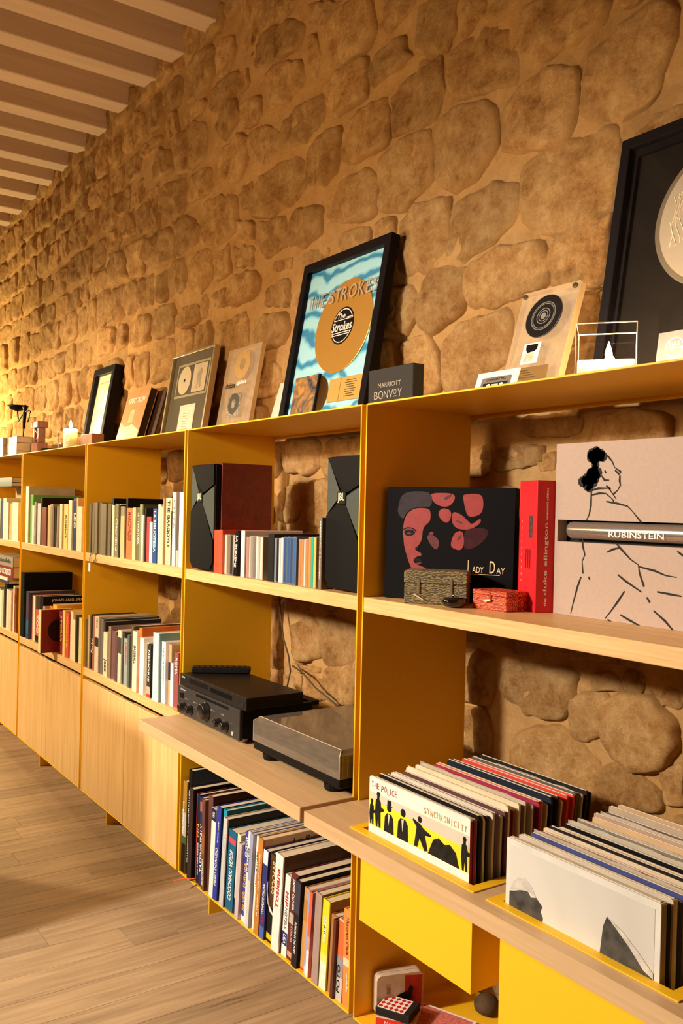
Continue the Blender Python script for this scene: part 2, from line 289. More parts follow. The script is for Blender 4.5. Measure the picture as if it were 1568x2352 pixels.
TRACED = [[tuple(map(float, p.split(','))) for p in q.split()] for q in "-0.311,2.837 -0.232,2.818 -0.15,2.789 -0.154,2.726 -0.189,2.675 -0.253,2.685 -0.307,2.733;-0.101,2.767 -0.003,2.722 -0.041,2.7 -0.104,2.664;0.115,2.638 0.174,2.641 0.374,2.55 0.341,2.503 0.254,2.499 0.179,2.502 0.118,2.541 0.107,2.59;-0.169,2.643 -0.103,2.648 -0.012,2.641 0.065,2.616 0.082,2.548 0.08,2.47 -0.018,2.504 -0.122,2.511 -0.166,2.56;0.343,2.452 0.393,2.448 0.44,2.467 0.479,2.476 0.549,2.457 0.54,2.405 0.519,2.351 0.491,2.292 0.43,2.272 0.348,2.291 0.321,2.321 0.315,2.391;0.05,2.402 0.101,2.444 0.199,2.457 0.274,2.432 0.285,2.354 0.273,2.296 0.233,2.27 0.116,2.305 0.053,2.318;-0.305,2.668 -0.213,2.644 -0.203,2.541 -0.246,2.498 -0.299,2.491;-0.226,2.466 -0.145,2.479 -0.028,2.461 0.012,2.423 0.009,2.332 -0.045,2.294 -0.138,2.274 -0.195,2.307 -0.223,2.373;0.122,2.244 0.215,2.259 0.349,2.25 0.403,2.238 0.412,2.189 0.412,2.07 0.396,2.045 0.267,2.046 0.132,2.112;0.463,2.205 0.508,2.235 0.577,2.235 0.578,2.195 0.524,2.185;-1.399,3.361 -1.242,3.289 -1.229,3.201 -1.312,3.163 -1.37,3.16 -1.393,3.216;-1.214,3.276 -0.977,3.168 -1.059,3.153 -1.182,3.176 -1.211,3.221;-0.909,3.07 -0.879,3.107 -0.686,3.035 -0.757,3.027 -0.831,3.035;-0.799,2.997 -0.742,3.012 -0.658,3.014 -0.551,2.973 -0.541,2.878 -0.571,2.837 -0.679,2.843 -0.75,2.843 -0.781,2.916;-0.511,2.94 -0.474,2.938 -0.331,2.872 -0.353,2.847 -0.447,2.852 -0.503,2.869;-0.905,2.892 -0.897,2.981 -0.867,2.993 -0.838,2.915 -0.854,2.855;-0.791,2.791 -0.72,2.811 -0.583,2.8 -0.568,2.737 -0.572,2.677 -0.673,2.683 -0.743,2.684 -0.782,2.738;-0.536,2.762 -0.468,2.78 -0.385,2.778 -0.354,2.719 -0.442,2.71 -0.515,2.698;-1.174,2.98 -1.086,2.981 -0.959,2.935 -0.931,2.852 -1.029,2.846 -1.15,2.855;-0.426,2.624 -0.346,2.644 -0.215,2.642 -0.206,2.543 -0.231,2.497 -0.329,2.503 -0.416,2.511;-0.655,2.583 -0.616,2.616 -0.538,2.627 -0.463,2.63 -0.454,2.545 -0.464,2.497 -0.559,2.498 -0.652,2.496;-1.067,2.755 -0.977,2.784 -0.835,2.774 -0.811,2.724 -0.831,2.662 -0.924,2.664 -1.073,2.687;-0.896,2.554 -0.859,2.601 -0.785,2.626 -0.712,2.626 -0.696,2.565 -0.736,2.498 -0.793,2.478 -0.886,2.501;-1.285,2.571 -1.23,2.61 -1.105,2.617 -0.986,2.607 -0.911,2.559 -0.9,2.48 -0.996,2.464 -1.151,2.462 -1.272,2.484;-0.479,2.406 -0.457,2.458 -0.362,2.464 -0.256,2.464 -0.243,2.391 -0.246,2.323 -0.311,2.306 -0.355,2.276 -0.476,2.308;-0.761,2.4 -0.705,2.441 -0.556,2.44 -0.503,2.383 -0.513,2.303 -0.577,2.297 -0.759,2.343;-1.315,2.802 -1.202,2.792 -1.093,2.746 -1.09,2.675 -1.196,2.663 -1.292,2.711;-1.38,2.937 -1.263,2.923 -1.233,2.866 -1.279,2.845 -1.376,2.86;-1.145,3.147 -1.041,3.119 -0.948,3.062 -0.986,3.001 -1.105,3.024 -1.269,3.053 -1.329,3.115 -1.255,3.158;-1.989,3.028 -1.862,3.028 -1.74,2.996 -1.715,2.855 -1.853,2.846 -1.98,2.863 -2.025,2.964;-1.562,2.817 -1.406,2.824 -1.325,2.788 -1.36,2.706 -1.419,2.667 -1.546,2.704 -1.571,2.76;-1.863,2.807 -1.661,2.783 -1.644,2.682 -1.773,2.698 -1.858,2.7;-2.167,2.807 -2.058,2.831 -1.926,2.804 -1.907,2.682 -2.05,2.676 -2.149,2.735;-1.723,2.643 -1.609,2.647 -1.436,2.605 -1.41,2.474 -1.534,2.455 -1.692,2.482 -1.731,2.563;-1.395,2.593 -1.317,2.618 -1.295,2.547 -1.363,2.547;-1.233,2.439 -1.054,2.42 -1.033,2.328 -1.173,2.316 -1.24,2.377;-1.018,2.359 -0.954,2.412 -0.813,2.4 -0.802,2.307 -0.917,2.301 -1.008,2.322;-1.843,2.413 -1.784,2.452 -1.667,2.441 -1.639,2.329 -1.729,2.286 -1.839,2.328;-2.039,2.465 -1.908,2.459 -1.865,2.354 -1.953,2.329 -2.047,2.368;-1.427,2.401 -1.287,2.369 -1.284,2.304 -1.403,2.325;-1.596,2.381 -1.49,2.426 -1.464,2.313 -1.582,2.308;-2.585,2.667 -2.378,2.661 -2.37,2.501 -2.544,2.513;-2.865,2.693 -2.618,2.65 -2.594,2.523 -2.82,2.543;-2.331,2.632 -2.102,2.634 -2.005,2.577 -2.014,2.492 -2.206,2.49 -2.341,2.541;-2.678,2.812 -2.562,2.825 -2.491,2.717 -2.639,2.728;-1.623,2.246 -1.525,2.253 -1.5,2.185 -1.61,2.204;-0.908,2.257 -0.778,2.252 -0.767,2.206 -0.898,2.213;-1.623,2.926 -1.559,2.983 -1.454,2.984 -1.41,2.911 -1.532,2.866;-2.291,2.979 -2.193,3.028 -2.066,2.976 -2.048,2.894 -2.229,2.903;-2.022,2.647 -1.867,2.629 -1.766,2.562 -1.812,2.51 -1.961,2.492;-1.39,2.488 -1.291,2.463 -1.288,2.407 -1.367,2.425;-1.117,2.277 -0.997,2.26 -1.004,2.231 -1.116,2.25;-1.148,2.177 -1.028,2.197 -1.007,2.102 -1.164,2.129;-2.129,3.141 -2.034,3.141 -1.99,3.05 -2.069,3.043;-1.37,2.907 -1.245,2.908 -1.233,2.849 -1.347,2.852;-0.363,2.227 -0.29,2.255 -0.175,2.243 -0.168,2.162 -0.176,2.108 -0.244,2.073 -0.337,2.084 -0.36,2.149;-0.143,2.196 -0.091,2.222 0.01,2.232 0.095,2.201 0.102,2.133 0.046,2.102 -0.018,2.087 -0.097,2.066 -0.151,2.086 -0.165,2.145;-0.224,2.053 -0.096,2.038 -0.087,1.954 -0.127,1.913 -0.213,1.894 -0.252,1.917 -0.261,1.985;-0.044,2.031 0.048,2.049 0.178,2.041 0.208,1.999 0.21,1.935 0.123,1.93 0.02,1.923 -0.058,1.933 -0.071,1.982;0.232,1.994 0.253,2.038 0.34,2.051 0.402,2.048 0.392,1.965 0.377,1.909 0.31,1.922 0.238,1.937;-0.405,2.029 -0.308,2.028 -0.279,1.955 -0.331,1.904 -0.416,1.926;-0.161,1.838 -0.091,1.875 0.063,1.897 0.095,1.869 0.067,1.777 -0.04,1.728 -0.144,1.707 -0.158,1.765;-0.343,1.863 -0.224,1.871 -0.197,1.81 -0.182,1.727 -0.232,1.716 -0.312,1.74;-0.045,0.994 0.007,1.008 0.054,0.996 0.061,0.938 0.035,0.898 -0.037,0.881;-0.046,0.853 0.022,0.859 0.051,0.813 0.034,0.757 -0.042,0.753;0.1,0.99 0.177,1.008 0.266,1.01 0.316,1.007 0.322,0.943 0.277,0.905 0.189,0.899 0.137,0.914 0.101,0.939;0.149,0.822 0.215,0.852 0.278,0.863 0.332,0.852 0.376,0.828 0.396,0.787 0.386,0.733 0.343,0.715 0.282,0.727 0.202,0.736 0.151,0.76;0.422,0.962 0.476,0.981 0.527,0.983 0.584,0.951 0.585,0.904 0.556,0.855 0.492,0.845 0.432,0.858 0.417,0.905;0.406,0.795 0.46,0.826 0.506,0.816 0.545,0.799 0.546,0.762 0.488,0.756 0.414,0.741;0.386,1.01 0.42,1.016 0.442,0.994 0.393,0.991;0.474,1.033 0.503,1.035 0.504,1.008 0.475,1.008;0.539,1.006 0.582,1.014 0.589,0.989 0.543,0.986;0.329,0.95 0.394,0.974 0.415,0.961 0.41,0.904 0.368,0.872 0.331,0.881;0.568,0.837 0.613,0.859 0.615,0.803 0.582,0.788;-0.925,0.966 -0.824,1.005 -0.757,0.969 -0.762,0.898 -0.852,0.867 -0.913,0.885;-0.727,1.016 -0.562,1.01 -0.557,0.895 -0.706,0.872 -0.74,0.945;-0.713,0.845 -0.586,0.882 -0.556,0.854 -0.56,0.771 -0.671,0.758 -0.726,0.773;-0.9,0.778 -0.816,0.815 -0.735,0.807 -0.733,0.755 -0.83,0.745;-0.902,0.841 -0.761,0.855 -0.76,0.833 -0.893,0.816;-1.083,1.033 -1.009,1.04 -1,0.826 -1.074,0.814;-0.044,1.531 0.012,1.547 0.021,1.514 0.014,1.482 -0.043,1.48;0.203,1.517 0.236,1.518 0.233,1.496 0.207,1.492;0.033,1.546 0.195,1.542 0.192,1.506 0.096,1.495 0.03,1.502".split(';')]
def stone_geo(poly, seed, lift):
    """a rough faced stone: rounded outline, sunk into the mortar at its rim, uneven face"""
    n = len(poly); out = []
    cx = sum(p[0] for p in poly) / n; cz = sum(p[1] for p in poly) / n
    per = sum(math.dist(poly[i], poly[(i + 1) % n]) for i in range(n)); step = max(0.010, per / 42)
    q = []
    for i in range(n):
        a, b = poly[i], poly[(i + 1) % n]; k = max(1, round(math.dist(a, b) / step))
        q += [(a[0] + (b[0] - a[0]) * t / k, a[1] + (b[1] - a[1]) * t / k) for t in range(k)]
    for _ in range(1):
        q = [((q[i - 1][0] + 2 * q[i][0] + q[(i + 1) % len(q)][0]) / 4, (q[i - 1][1] + 2 * q[i][1] + q[(i + 1) % len(q)][1]) / 4) for i in range(len(q))]
    q = [(x + 0.010 * nz3(x * 26, seed, z * 26) + 0.004 * nz3(x * 70, seed, z * 70), z + 0.010 * nz3(x * 26, seed + 9, z * 26)) for x, z in q]
    size = math.sqrt(max(1e-4, abs(sum(q[i][0] * q[(i + 1) % len(q)][1] - q[(i + 1) % len(q)][0] * q[i][1] for i in range(len(q))) / 2)))
    lift = lift * min(1.0, size / 0.14); ta = seed * 2.4; tx, tz = math.cos(ta) * 0.62 / max(size, .05), math.sin(ta) * 0.62 / max(size, .05); rings = ((1.05, -0.014), (1.015, 0.05), (0.972, 0.58), (0.915, 0.88), (0.82, 0.98), (0.70, 1.0), (0.56, 1.02), (0.40, 1.02), (0.20, 1.02))
    v = []; f = []; m_ = len(q)
    for s_, h in rings:
        for x, z in q:
            X, Z = cx + (x - cx) * s_, cz + (z - cz) * s_
            base = 0.010 * nz3(X * 1.6, 3.1, Z * 1.6)
            d = h if h < 0 else h * lift * max(0.05, 1 + 0.45 * nz3(X * 7, seed * 0.7, Z * 7) + tx * (X - cx) + tz * (Z - cz)) + (0.012 * nz3(X * 13, seed * 1.3, Z * 9) + 0.007 * nz3(X * 34, seed, Z * 22) + 0.0045 * nz3(X * 75, seed, Z * 50)) * min(1, h * 1.6)
            v.append((X, YW + base - d, Z))
    for r in range(len(rings) - 1):
        for k in range(m_):
            a, b = r * m_ + k, r * m_ + (k + 1) % m_; f.append((a, b, b + m_, a + m_))
    v.append((cx, YW + 0.010 * nz3(cx * 1.6, 3.1, cz * 1.6) - lift * (1 + 0.45 * nz3(cx * 7, seed * 0.7, cz * 7)), cz)); o = (len(rings) - 1) * m_
    for k in range(m_): f.append((o + k, o + (k + 1) % m_, len(v) - 1))
    return v, f
def mask_of(v):
    m_ = (len(v) - 1) // 9; return [x for r in (0.0, 0.05, 0.40, 0.70, 0.9, 1.0, 1.0, 1.0, 1.0) for x in [r] * m_] + [1.0]
def stone_obj(name, v, f, mask=None):
    """mortar is smeared over the rim of each stone: a per vertex mask of how bare the stone is"""
    me = bpy.data.meshes.new(name); me.from_pydata(v, [], f); me.materials.append(STONE)
    at = me.attributes.new('bare', 'FLOAT', 'POINT'); at.data.foreach_set('value', mask or mask_of(v))
    me.polygons.foreach_set('use_smooth', [True] * len(f)); me.update(); return link(name, me, wall)
def inside(p, poly):
    r = False; j = len(poly) - 1
    for i in range(len(poly)):
        if (poly[i][1] > p[1]) != (poly[j][1] > p[1]) and p[0] < (poly[j][0] - poly[i][0]) * (p[1] - poly[i][1]) / (poly[j][1] - poly[i][1]) + poly[i][0]: r = not r
        j = i
    return r
def grown(poly, d):
    cx = sum(p[0] for p in poly) / len(poly); cz = sum(p[1] for p in poly) / len(poly); o = []
    for x, z in poly:
        L = math.hypot(x - cx, z - cz) or 1; o.append((x + (x - cx) / L * d, z + (z - cz) / L * d))
    return o
TG = [grown(p, 0.016) for p in TRACED]; TB = [(min(a for a, b in p), max(a for a, b in p), min(b for a, b in p), max(b for a, b in p)) for p in TG]
def hits(x, z):
    return any(b[0] < x < b[1] and b[2] < z < b[3] and inside((x, z), p) for p, b in zip(TG, TB))
fill = []; z = 0.02; rw = random.Random(21)
while z < 3.42:
    h = rw.uniform(0.13, 0.20); x = -7.2 + rw.uniform(0, 0.2)
    while x < 2.4:
        wd = rw.uniform(0.14, 0.33); hh = h * rw.uniform(0.84, 1.06); zz = z + rw.uniform(-0.01, 0.012) + 0.015 * nz3(x, 0, z)
        a, b, c, d = x + 0.003, x + wd - 0.003, zz + 0.003, zz + hh - 0.003
        # shrink away from traced stones
        for _ in range(10):
            smp = [(a + (b - a) * i / 4, c + (d - c) * j / 4) for i in range(5) for j in range(5)]
            hit = [p for p in smp if hits(*p)]
            if not hit: break
            mx_, mz_ = sum(p[0] for p in hit) / len(hit), sum(p[1] for p in hit) / len(hit)
            if abs(mx_ - (a + b) / 2) / (b - a) >= abs(mz_ - (c + d) / 2) / (d - c):
                if mx_ < (a + b) / 2: a += 0.03
                else: b -= 0.03
            else:
                if mz_ < (c + d) / 2: c += 0.025
                else: d -= 0.025
            if b - a < 0.05 or d - c < 0.04: break
        if b - a > 0.055 and d - c > 0.045 and not any(hits(a + (b - a) * i / 4, c + (d - c) * j / 4) for i in range(5) for j in range(5)):
            w_, h_ = b - a, d - c; cx, cz = (a + b) / 2, (c + d) / 2; e = rw.uniform(2.8, 6.0); p = []
            for k in range(14):
                t = 2 * PI * k / 14; cs, sn = math.cos(t), math.sin(t); r = (abs(cs) ** e + abs(sn) ** e) ** (-1 / e) * rw.uniform(0.90, 1.04)
                p.append((cx + cs * r * w_ / 2, cz + sn * r * h_ / 2))
            fill.append(p)
        x += wd
    z += h
def vis_rank(p):
    x = sum(a for a, b in p) / len(p); z = sum(b for a, b in p) / len(p)
    hidden = (z < 1.60 and x < -1.15) or z < 0.66 or (x > 1.05) or z > 3.4 or (z < 1.6 and -0.62 < x < -0.15 and z < 1.17 and False)
    return (1 if hidden else 0, math.hypot(x - 1.72, z - 1.6))
fill.sort(key=vis_rank)
seed = 0
for p in TRACED + fill[:300 - len(TRACED)]:
    seed += 1; v, f = stone_geo(grown(p, 0.018) if seed <= len(TRACED) else p, seed * 1.7, rnd.uniform(0.010, 0.024)); stone_obj('stone', v, f)
mb = MB(); MASK = []
for p in fill[300 - len(TRACED):]:
    seed += 1; v, f = stone_geo(p, seed * 1.7, rnd.uniform(0.010, 0.024)); mb.add(v, f); MASK += mask_of(v)
stone_obj('distant_stones', mb.v, mb.f, MASK)['kind'] = 'stuff'

floor = struct(MB().box(-7.4, 3.2, -5.6, 0.42, -0.12, -0.012).obj('floor', mat((66, 46, 28), 0.8, name='floor_underlay')))
PW = 0.136; rp = random.Random(5)
for i in range(-18, 31):
    x1 = -0.52 - (i - 1) * PW; x0 = x1 - PW
    cuts = {5: [-0.395, -2.1], 4: [-0.017, -0.17, -1.9], 13: [-0.19, -1.8], 2: [-1.15], 3: [-1.6, 0.2], 6: [-0.9], 1: [-0.75, -2.4], 0: [-1.3]}.get(i, [rp.uniform(-1.5, 0.2), rp.uniform(-2.9, -1.9)])
    cuts = [0.40] + sorted(cuts, reverse=True) + [-3.4]
    for c in range(len(cuts) - 1):
        if cuts[c] - cuts[c + 1] > 0.05:
            MB().bbox(x0 + 0.0006, x1 - 0.0006, cuts[c + 1] + 0.0006, cuts[c] - 0.0006, -0.014, 0.0, 0.0005).obj('plank', FLOOR_OAK, floor)
MB().box(-7.4, 3.2, -5.6, -3.4, -0.013, -0.001).obj('plank_field', FLOOR_OAK, floor)
ceil = struct(MB().box(-7.4, 3.2, -5.6, 0.46, 3.492, 3.60).obj('ceiling', mat((176, 150, 120), 0.85, 0.08, scale=6, name='ceiling_boards')))
for bx in (-0.03, -0.345, -0.66, -0.975, -1.29, -1.612, -1.938, -2.238, -2.585, -2.925, -3.235, -3.565, -3.87, -4.21, -4.57, -4.89, -5.22, -5.55, -5.9, -6.25):
    MB().bbox(bx - 0.118, bx, -5.6, 0.41, 3.372, 3.50, 0.004).obj('beam', BEAM_OAK, ceil)
struct(MB().box(-7.5, -7.4, -5.6, 0.46, -0.1, 3.6).obj('wall_left', PLASTER))
struct(MB().box(3.2, 3.3, -5.6, 0.46, -0.1, 3.6).obj('wall_right', PLASTER))
struct(MB().box(-7.5, 3.3, -5.7, -5.6, -0.1, 3.6).obj('wall_front', PLASTER))

# ------------------------------------------------------------------ shelving units
G = 0.009; D = 0.331
BAYNAME = ['right-hand', 'second from right', 'third from right', 'fourth from right', 'leftmost']
units = []
LBL = ['yellow metal shelving unit holding the record bins at far right', 'yellow metal shelving unit with loudspeakers, amplifier and turntable', 'yellow metal shelving unit with grey periodicals and paired oak doors beside the amplifier bay', 'yellow metal shelving unit with a large black book and paired oak doors, second from left', 'yellow metal shelving unit cut by the left edge, books stacked flat inside']
for i in range(5):
    x1 = -i + 1 - G; x0 = -i + G
    u = thing('shelving_unit', LBL[i], 'shelf', (x0, 0, 0), group='yellow shelving units along the stone wall'); units.append(u); W = x1 - x0
    MB().bbox(0, SH, 0, D, ZB, ZT, 0.0008).obj('side_panel', YEL, u); MB().bbox(W - SH, W, 0, D, ZB, ZT, 0.0008).obj('side_panel', YEL, u)
    MB().bbox(SH, W - SH, 0, D, ZT - SH, ZT, 0.0008).obj('top_panel', YEL, u); MB().bbox(SH, W - SH, 0, D, ZB, ZB + SH, 0.0008).obj('bottom_panel', YEL, u)
    MB().box(SH, W - SH, D - 0.003, D, ZT - 0.014, ZT - SH).obj('back_rail', YEL, u)
    MB().box(0.0 - G - 0.002, 0.0 - G + 0.002, 0.12, 0.30, 0, ZB).obj('foot', YEL, u)
    MB().bbox(SH, W - SH, 0.0015, D - 0.004, ZMB, ZM, 0.001).obj('shelf_board', OAK_X, u)
    if i >= 2:
        MB().bbox(SH, W - SH, 0.0015, D - 0.004, ZWB, ZW, 0.001).obj('shelf_board', OAK_X, u)
        for a, b in ((SH + 0.001, W / 2 - 0.001), (W / 2 + 0.001, W - SH - 0.001)):
            d = MB().bbox(a, b, 0.001, 0.019, ZB + SH + 0.002, 0.642, 0.001).obj('door', OAK_Z, u)
            MB().box(b - 0.05 if a < 0.1 else a, b if a < 0.1 else a + 0.05, 0.012, 0.030, 0.642, 0.647).obj('finger_pull', BLACK, d)
        MB().box(SH, W - SH, 0.30, 0.303, ZB, ZWB).obj('back_panel', YEL, u)
    elif i == 1:
        MB().bbox(0.003, W - 0.0002, -0.1496, D - 0.004, ZWB + 0.002, ZW + 0.002, 0.0012).obj('worktop', OAK_TOP, u)
    else:
        mb = MB(); m0 = -x0
        for a, b, c, d in ((0.0, 0.158, -0.1496, 0.327), (0.526, 0.580, -0.1496, 0.327), (0.948, x1, -0.1496, 0.327), (0.158, 0.526, -0.1496, -0.108), (0.580, 0.948, -0.1496, -0.108), (0.158, 0.526, 0.300, 0.327), (0.580, 0.948, 0.300, 0.327)):
            mb.box(max(a + m0, 0), b + m0, c, d, ZWB, ZW)
        mb.obj('worktop', OAK_TOP, u)
def record_bin(x0, label, zb):
    b = thing('record_bin', label, 'record bin', (x0, 0, ZW), group='yellow record bins sunk in the worktop')
    mb = MB()
    for a, c, d, e in ((0, 0.39, -0.120, -0.1005), (0, 0.39, 0.296, 0.312), (0, 0.022, -0.1005, 0.296), (0.368, 0.39, -0.1005, 0.296)): mb.box(a, c, d, e, 0.0003, 0.0023)
    mb.obj('rim', YEL, b)
    MB().box(0.020, 0.370, -0.1025, -0.1005, zb - ZW, 0.0).obj('front_panel', YEL, b); MB().box(0.020, 0.370, 0.296, 0.298, zb - ZW, 0.0).obj('back_panel', YEL, b)
    MB().box(0.020, 0.022, -0.1005, 0.296, zb - ZW, 0.0).obj('side_panel', YEL, b); MB().box(0.368, 0.370, -0.1005, 0.296, zb - ZW, 0.0).obj('side_panel', YEL, b)
    MB().box(0.022, 0.368, -0.1005, 0.296, 0.494 - ZW, 0.496 - ZW).obj('bottom_panel', YEL, b)
record_bin(0.147, 'yellow record bin with the white and yellow sleeve at its front', 0.4945)
record_bin(0.569, 'yellow record bin at right with the pale grey landscape sleeve in front', 0.40)

# two-seat sofa just outside the frame on the left: its back shades the floor and the oak doors
t = thing('loveseat', 'dark brown two-seat sofa with its back to the shelves, left of frame', 'sofa', (-1.66, -1.20, 0)); SFA = mat((70, 48, 34), 0.85, 0.12, scale=200, bump=0.1, name='brown_upholstery')
MB().bbox(-0.52, 0.52, 0.24, 0.42, 0.16, 1.00, 0.04).obj('back', SFA, t); MB().bbox(-0.54, -0.40, -0.42, 0.24, 0.16, 0.62, 0.03).obj('arm', SFA, t); MB().bbox(0.40, 0.54, -0.42, 0.24, 0.16, 0.62, 0.03).obj('arm', SFA, t); MB().bbox(-0.40, 0.40, -0.40, 0.24, 0.16, 0.30, 0.02).obj('seat_base', SFA, t)
for q in (-0.398, 0.002): MB().bbox(q, q + 0.396, -0.41, 0.24, 0.30, 0.45, 0.03).obj('seat_cushion', SFA, t)
for q in (-0.48, 0.48):
    for r_ in (-0.36, 0.36): MB().lathe([(0.016, 0), (0.024, 0.16)], (q, r_, 0), 12).obj('leg', BLACK, t)
# ------------------------------------------------------------------ books, cases, sleeves
def book(name, label, x, y, z, w, h, d, c, cover=None, lean=0.0, hard=True, cat='book', group=None, title=None, tc=WINK, td='down', bands=(), rough=0.45):
    """upright book, spine towards the room: cover (spine + boards) and page block; x is its left edge at mid height"""
    t = thing(name, label, cat, (x - math.tan(lean) * h / 2, y, z), (0, lean, 0), group)
    k = 0.0022 if hard and w > 0.009 else 0.0008; m = mat(c, rough, 0.08, name='book_cloth', scale=35)
    MB().box(0, w, 0, k, 0, h).box(0, k, k, d, 0, h).box(w - k, w, k, d, 0, h).obj('cover', m, t)
    if cover: MB().box(w, w + 0.0005, 0.004, d, 0, h).obj('cover_print', cover if not isinstance(cover, tuple) else mat(cover, 0.4, 0.12, scale=20, name='printed_cover'), t)
    e = 0.003 if hard else 0.0006
    MB().box(k, w - k, k, d - e, e, h - e).obj('page_block', PAGES, t)
    for (a, b, bc) in bands: MB().box(0.0006, w - 0.0006, -0.0004, 0, a * h, b * h).obj('spine_panel', bc if not isinstance(bc, tuple) else mat(bc, 0.45, 0.12, name='printed_panel', scale=35), t)
    if title:
        for q in (title if isinstance(title, list) else [title]):
            s, f0, f1, hh = q[0], q[1], q[2], q[3]; m_ = q[4] if len(q) > 4 else tc; off = q[5] if len(q) > 5 else 0.5; dd = q[6] if len(q) > 6 else td
            text(s, (w * off, -0.0008, h * (f0 + f1) / 2), h * (f1 - f0), min(0.92 * w, hh * w * 1.18), m_, t, dd, 'spine_lettering')
    return t
RED_INK = mat((190, 44, 36), 0.5, 0.05, bump=0, name='red_ink'); GOLD_INK = mat((226, 170, 60), 0.5, 0.05, bump=0, name='ochre_ink'); GREY_INK = mat((120, 116, 110), 0.5, 0.05, bump=0, name='grey_ink')

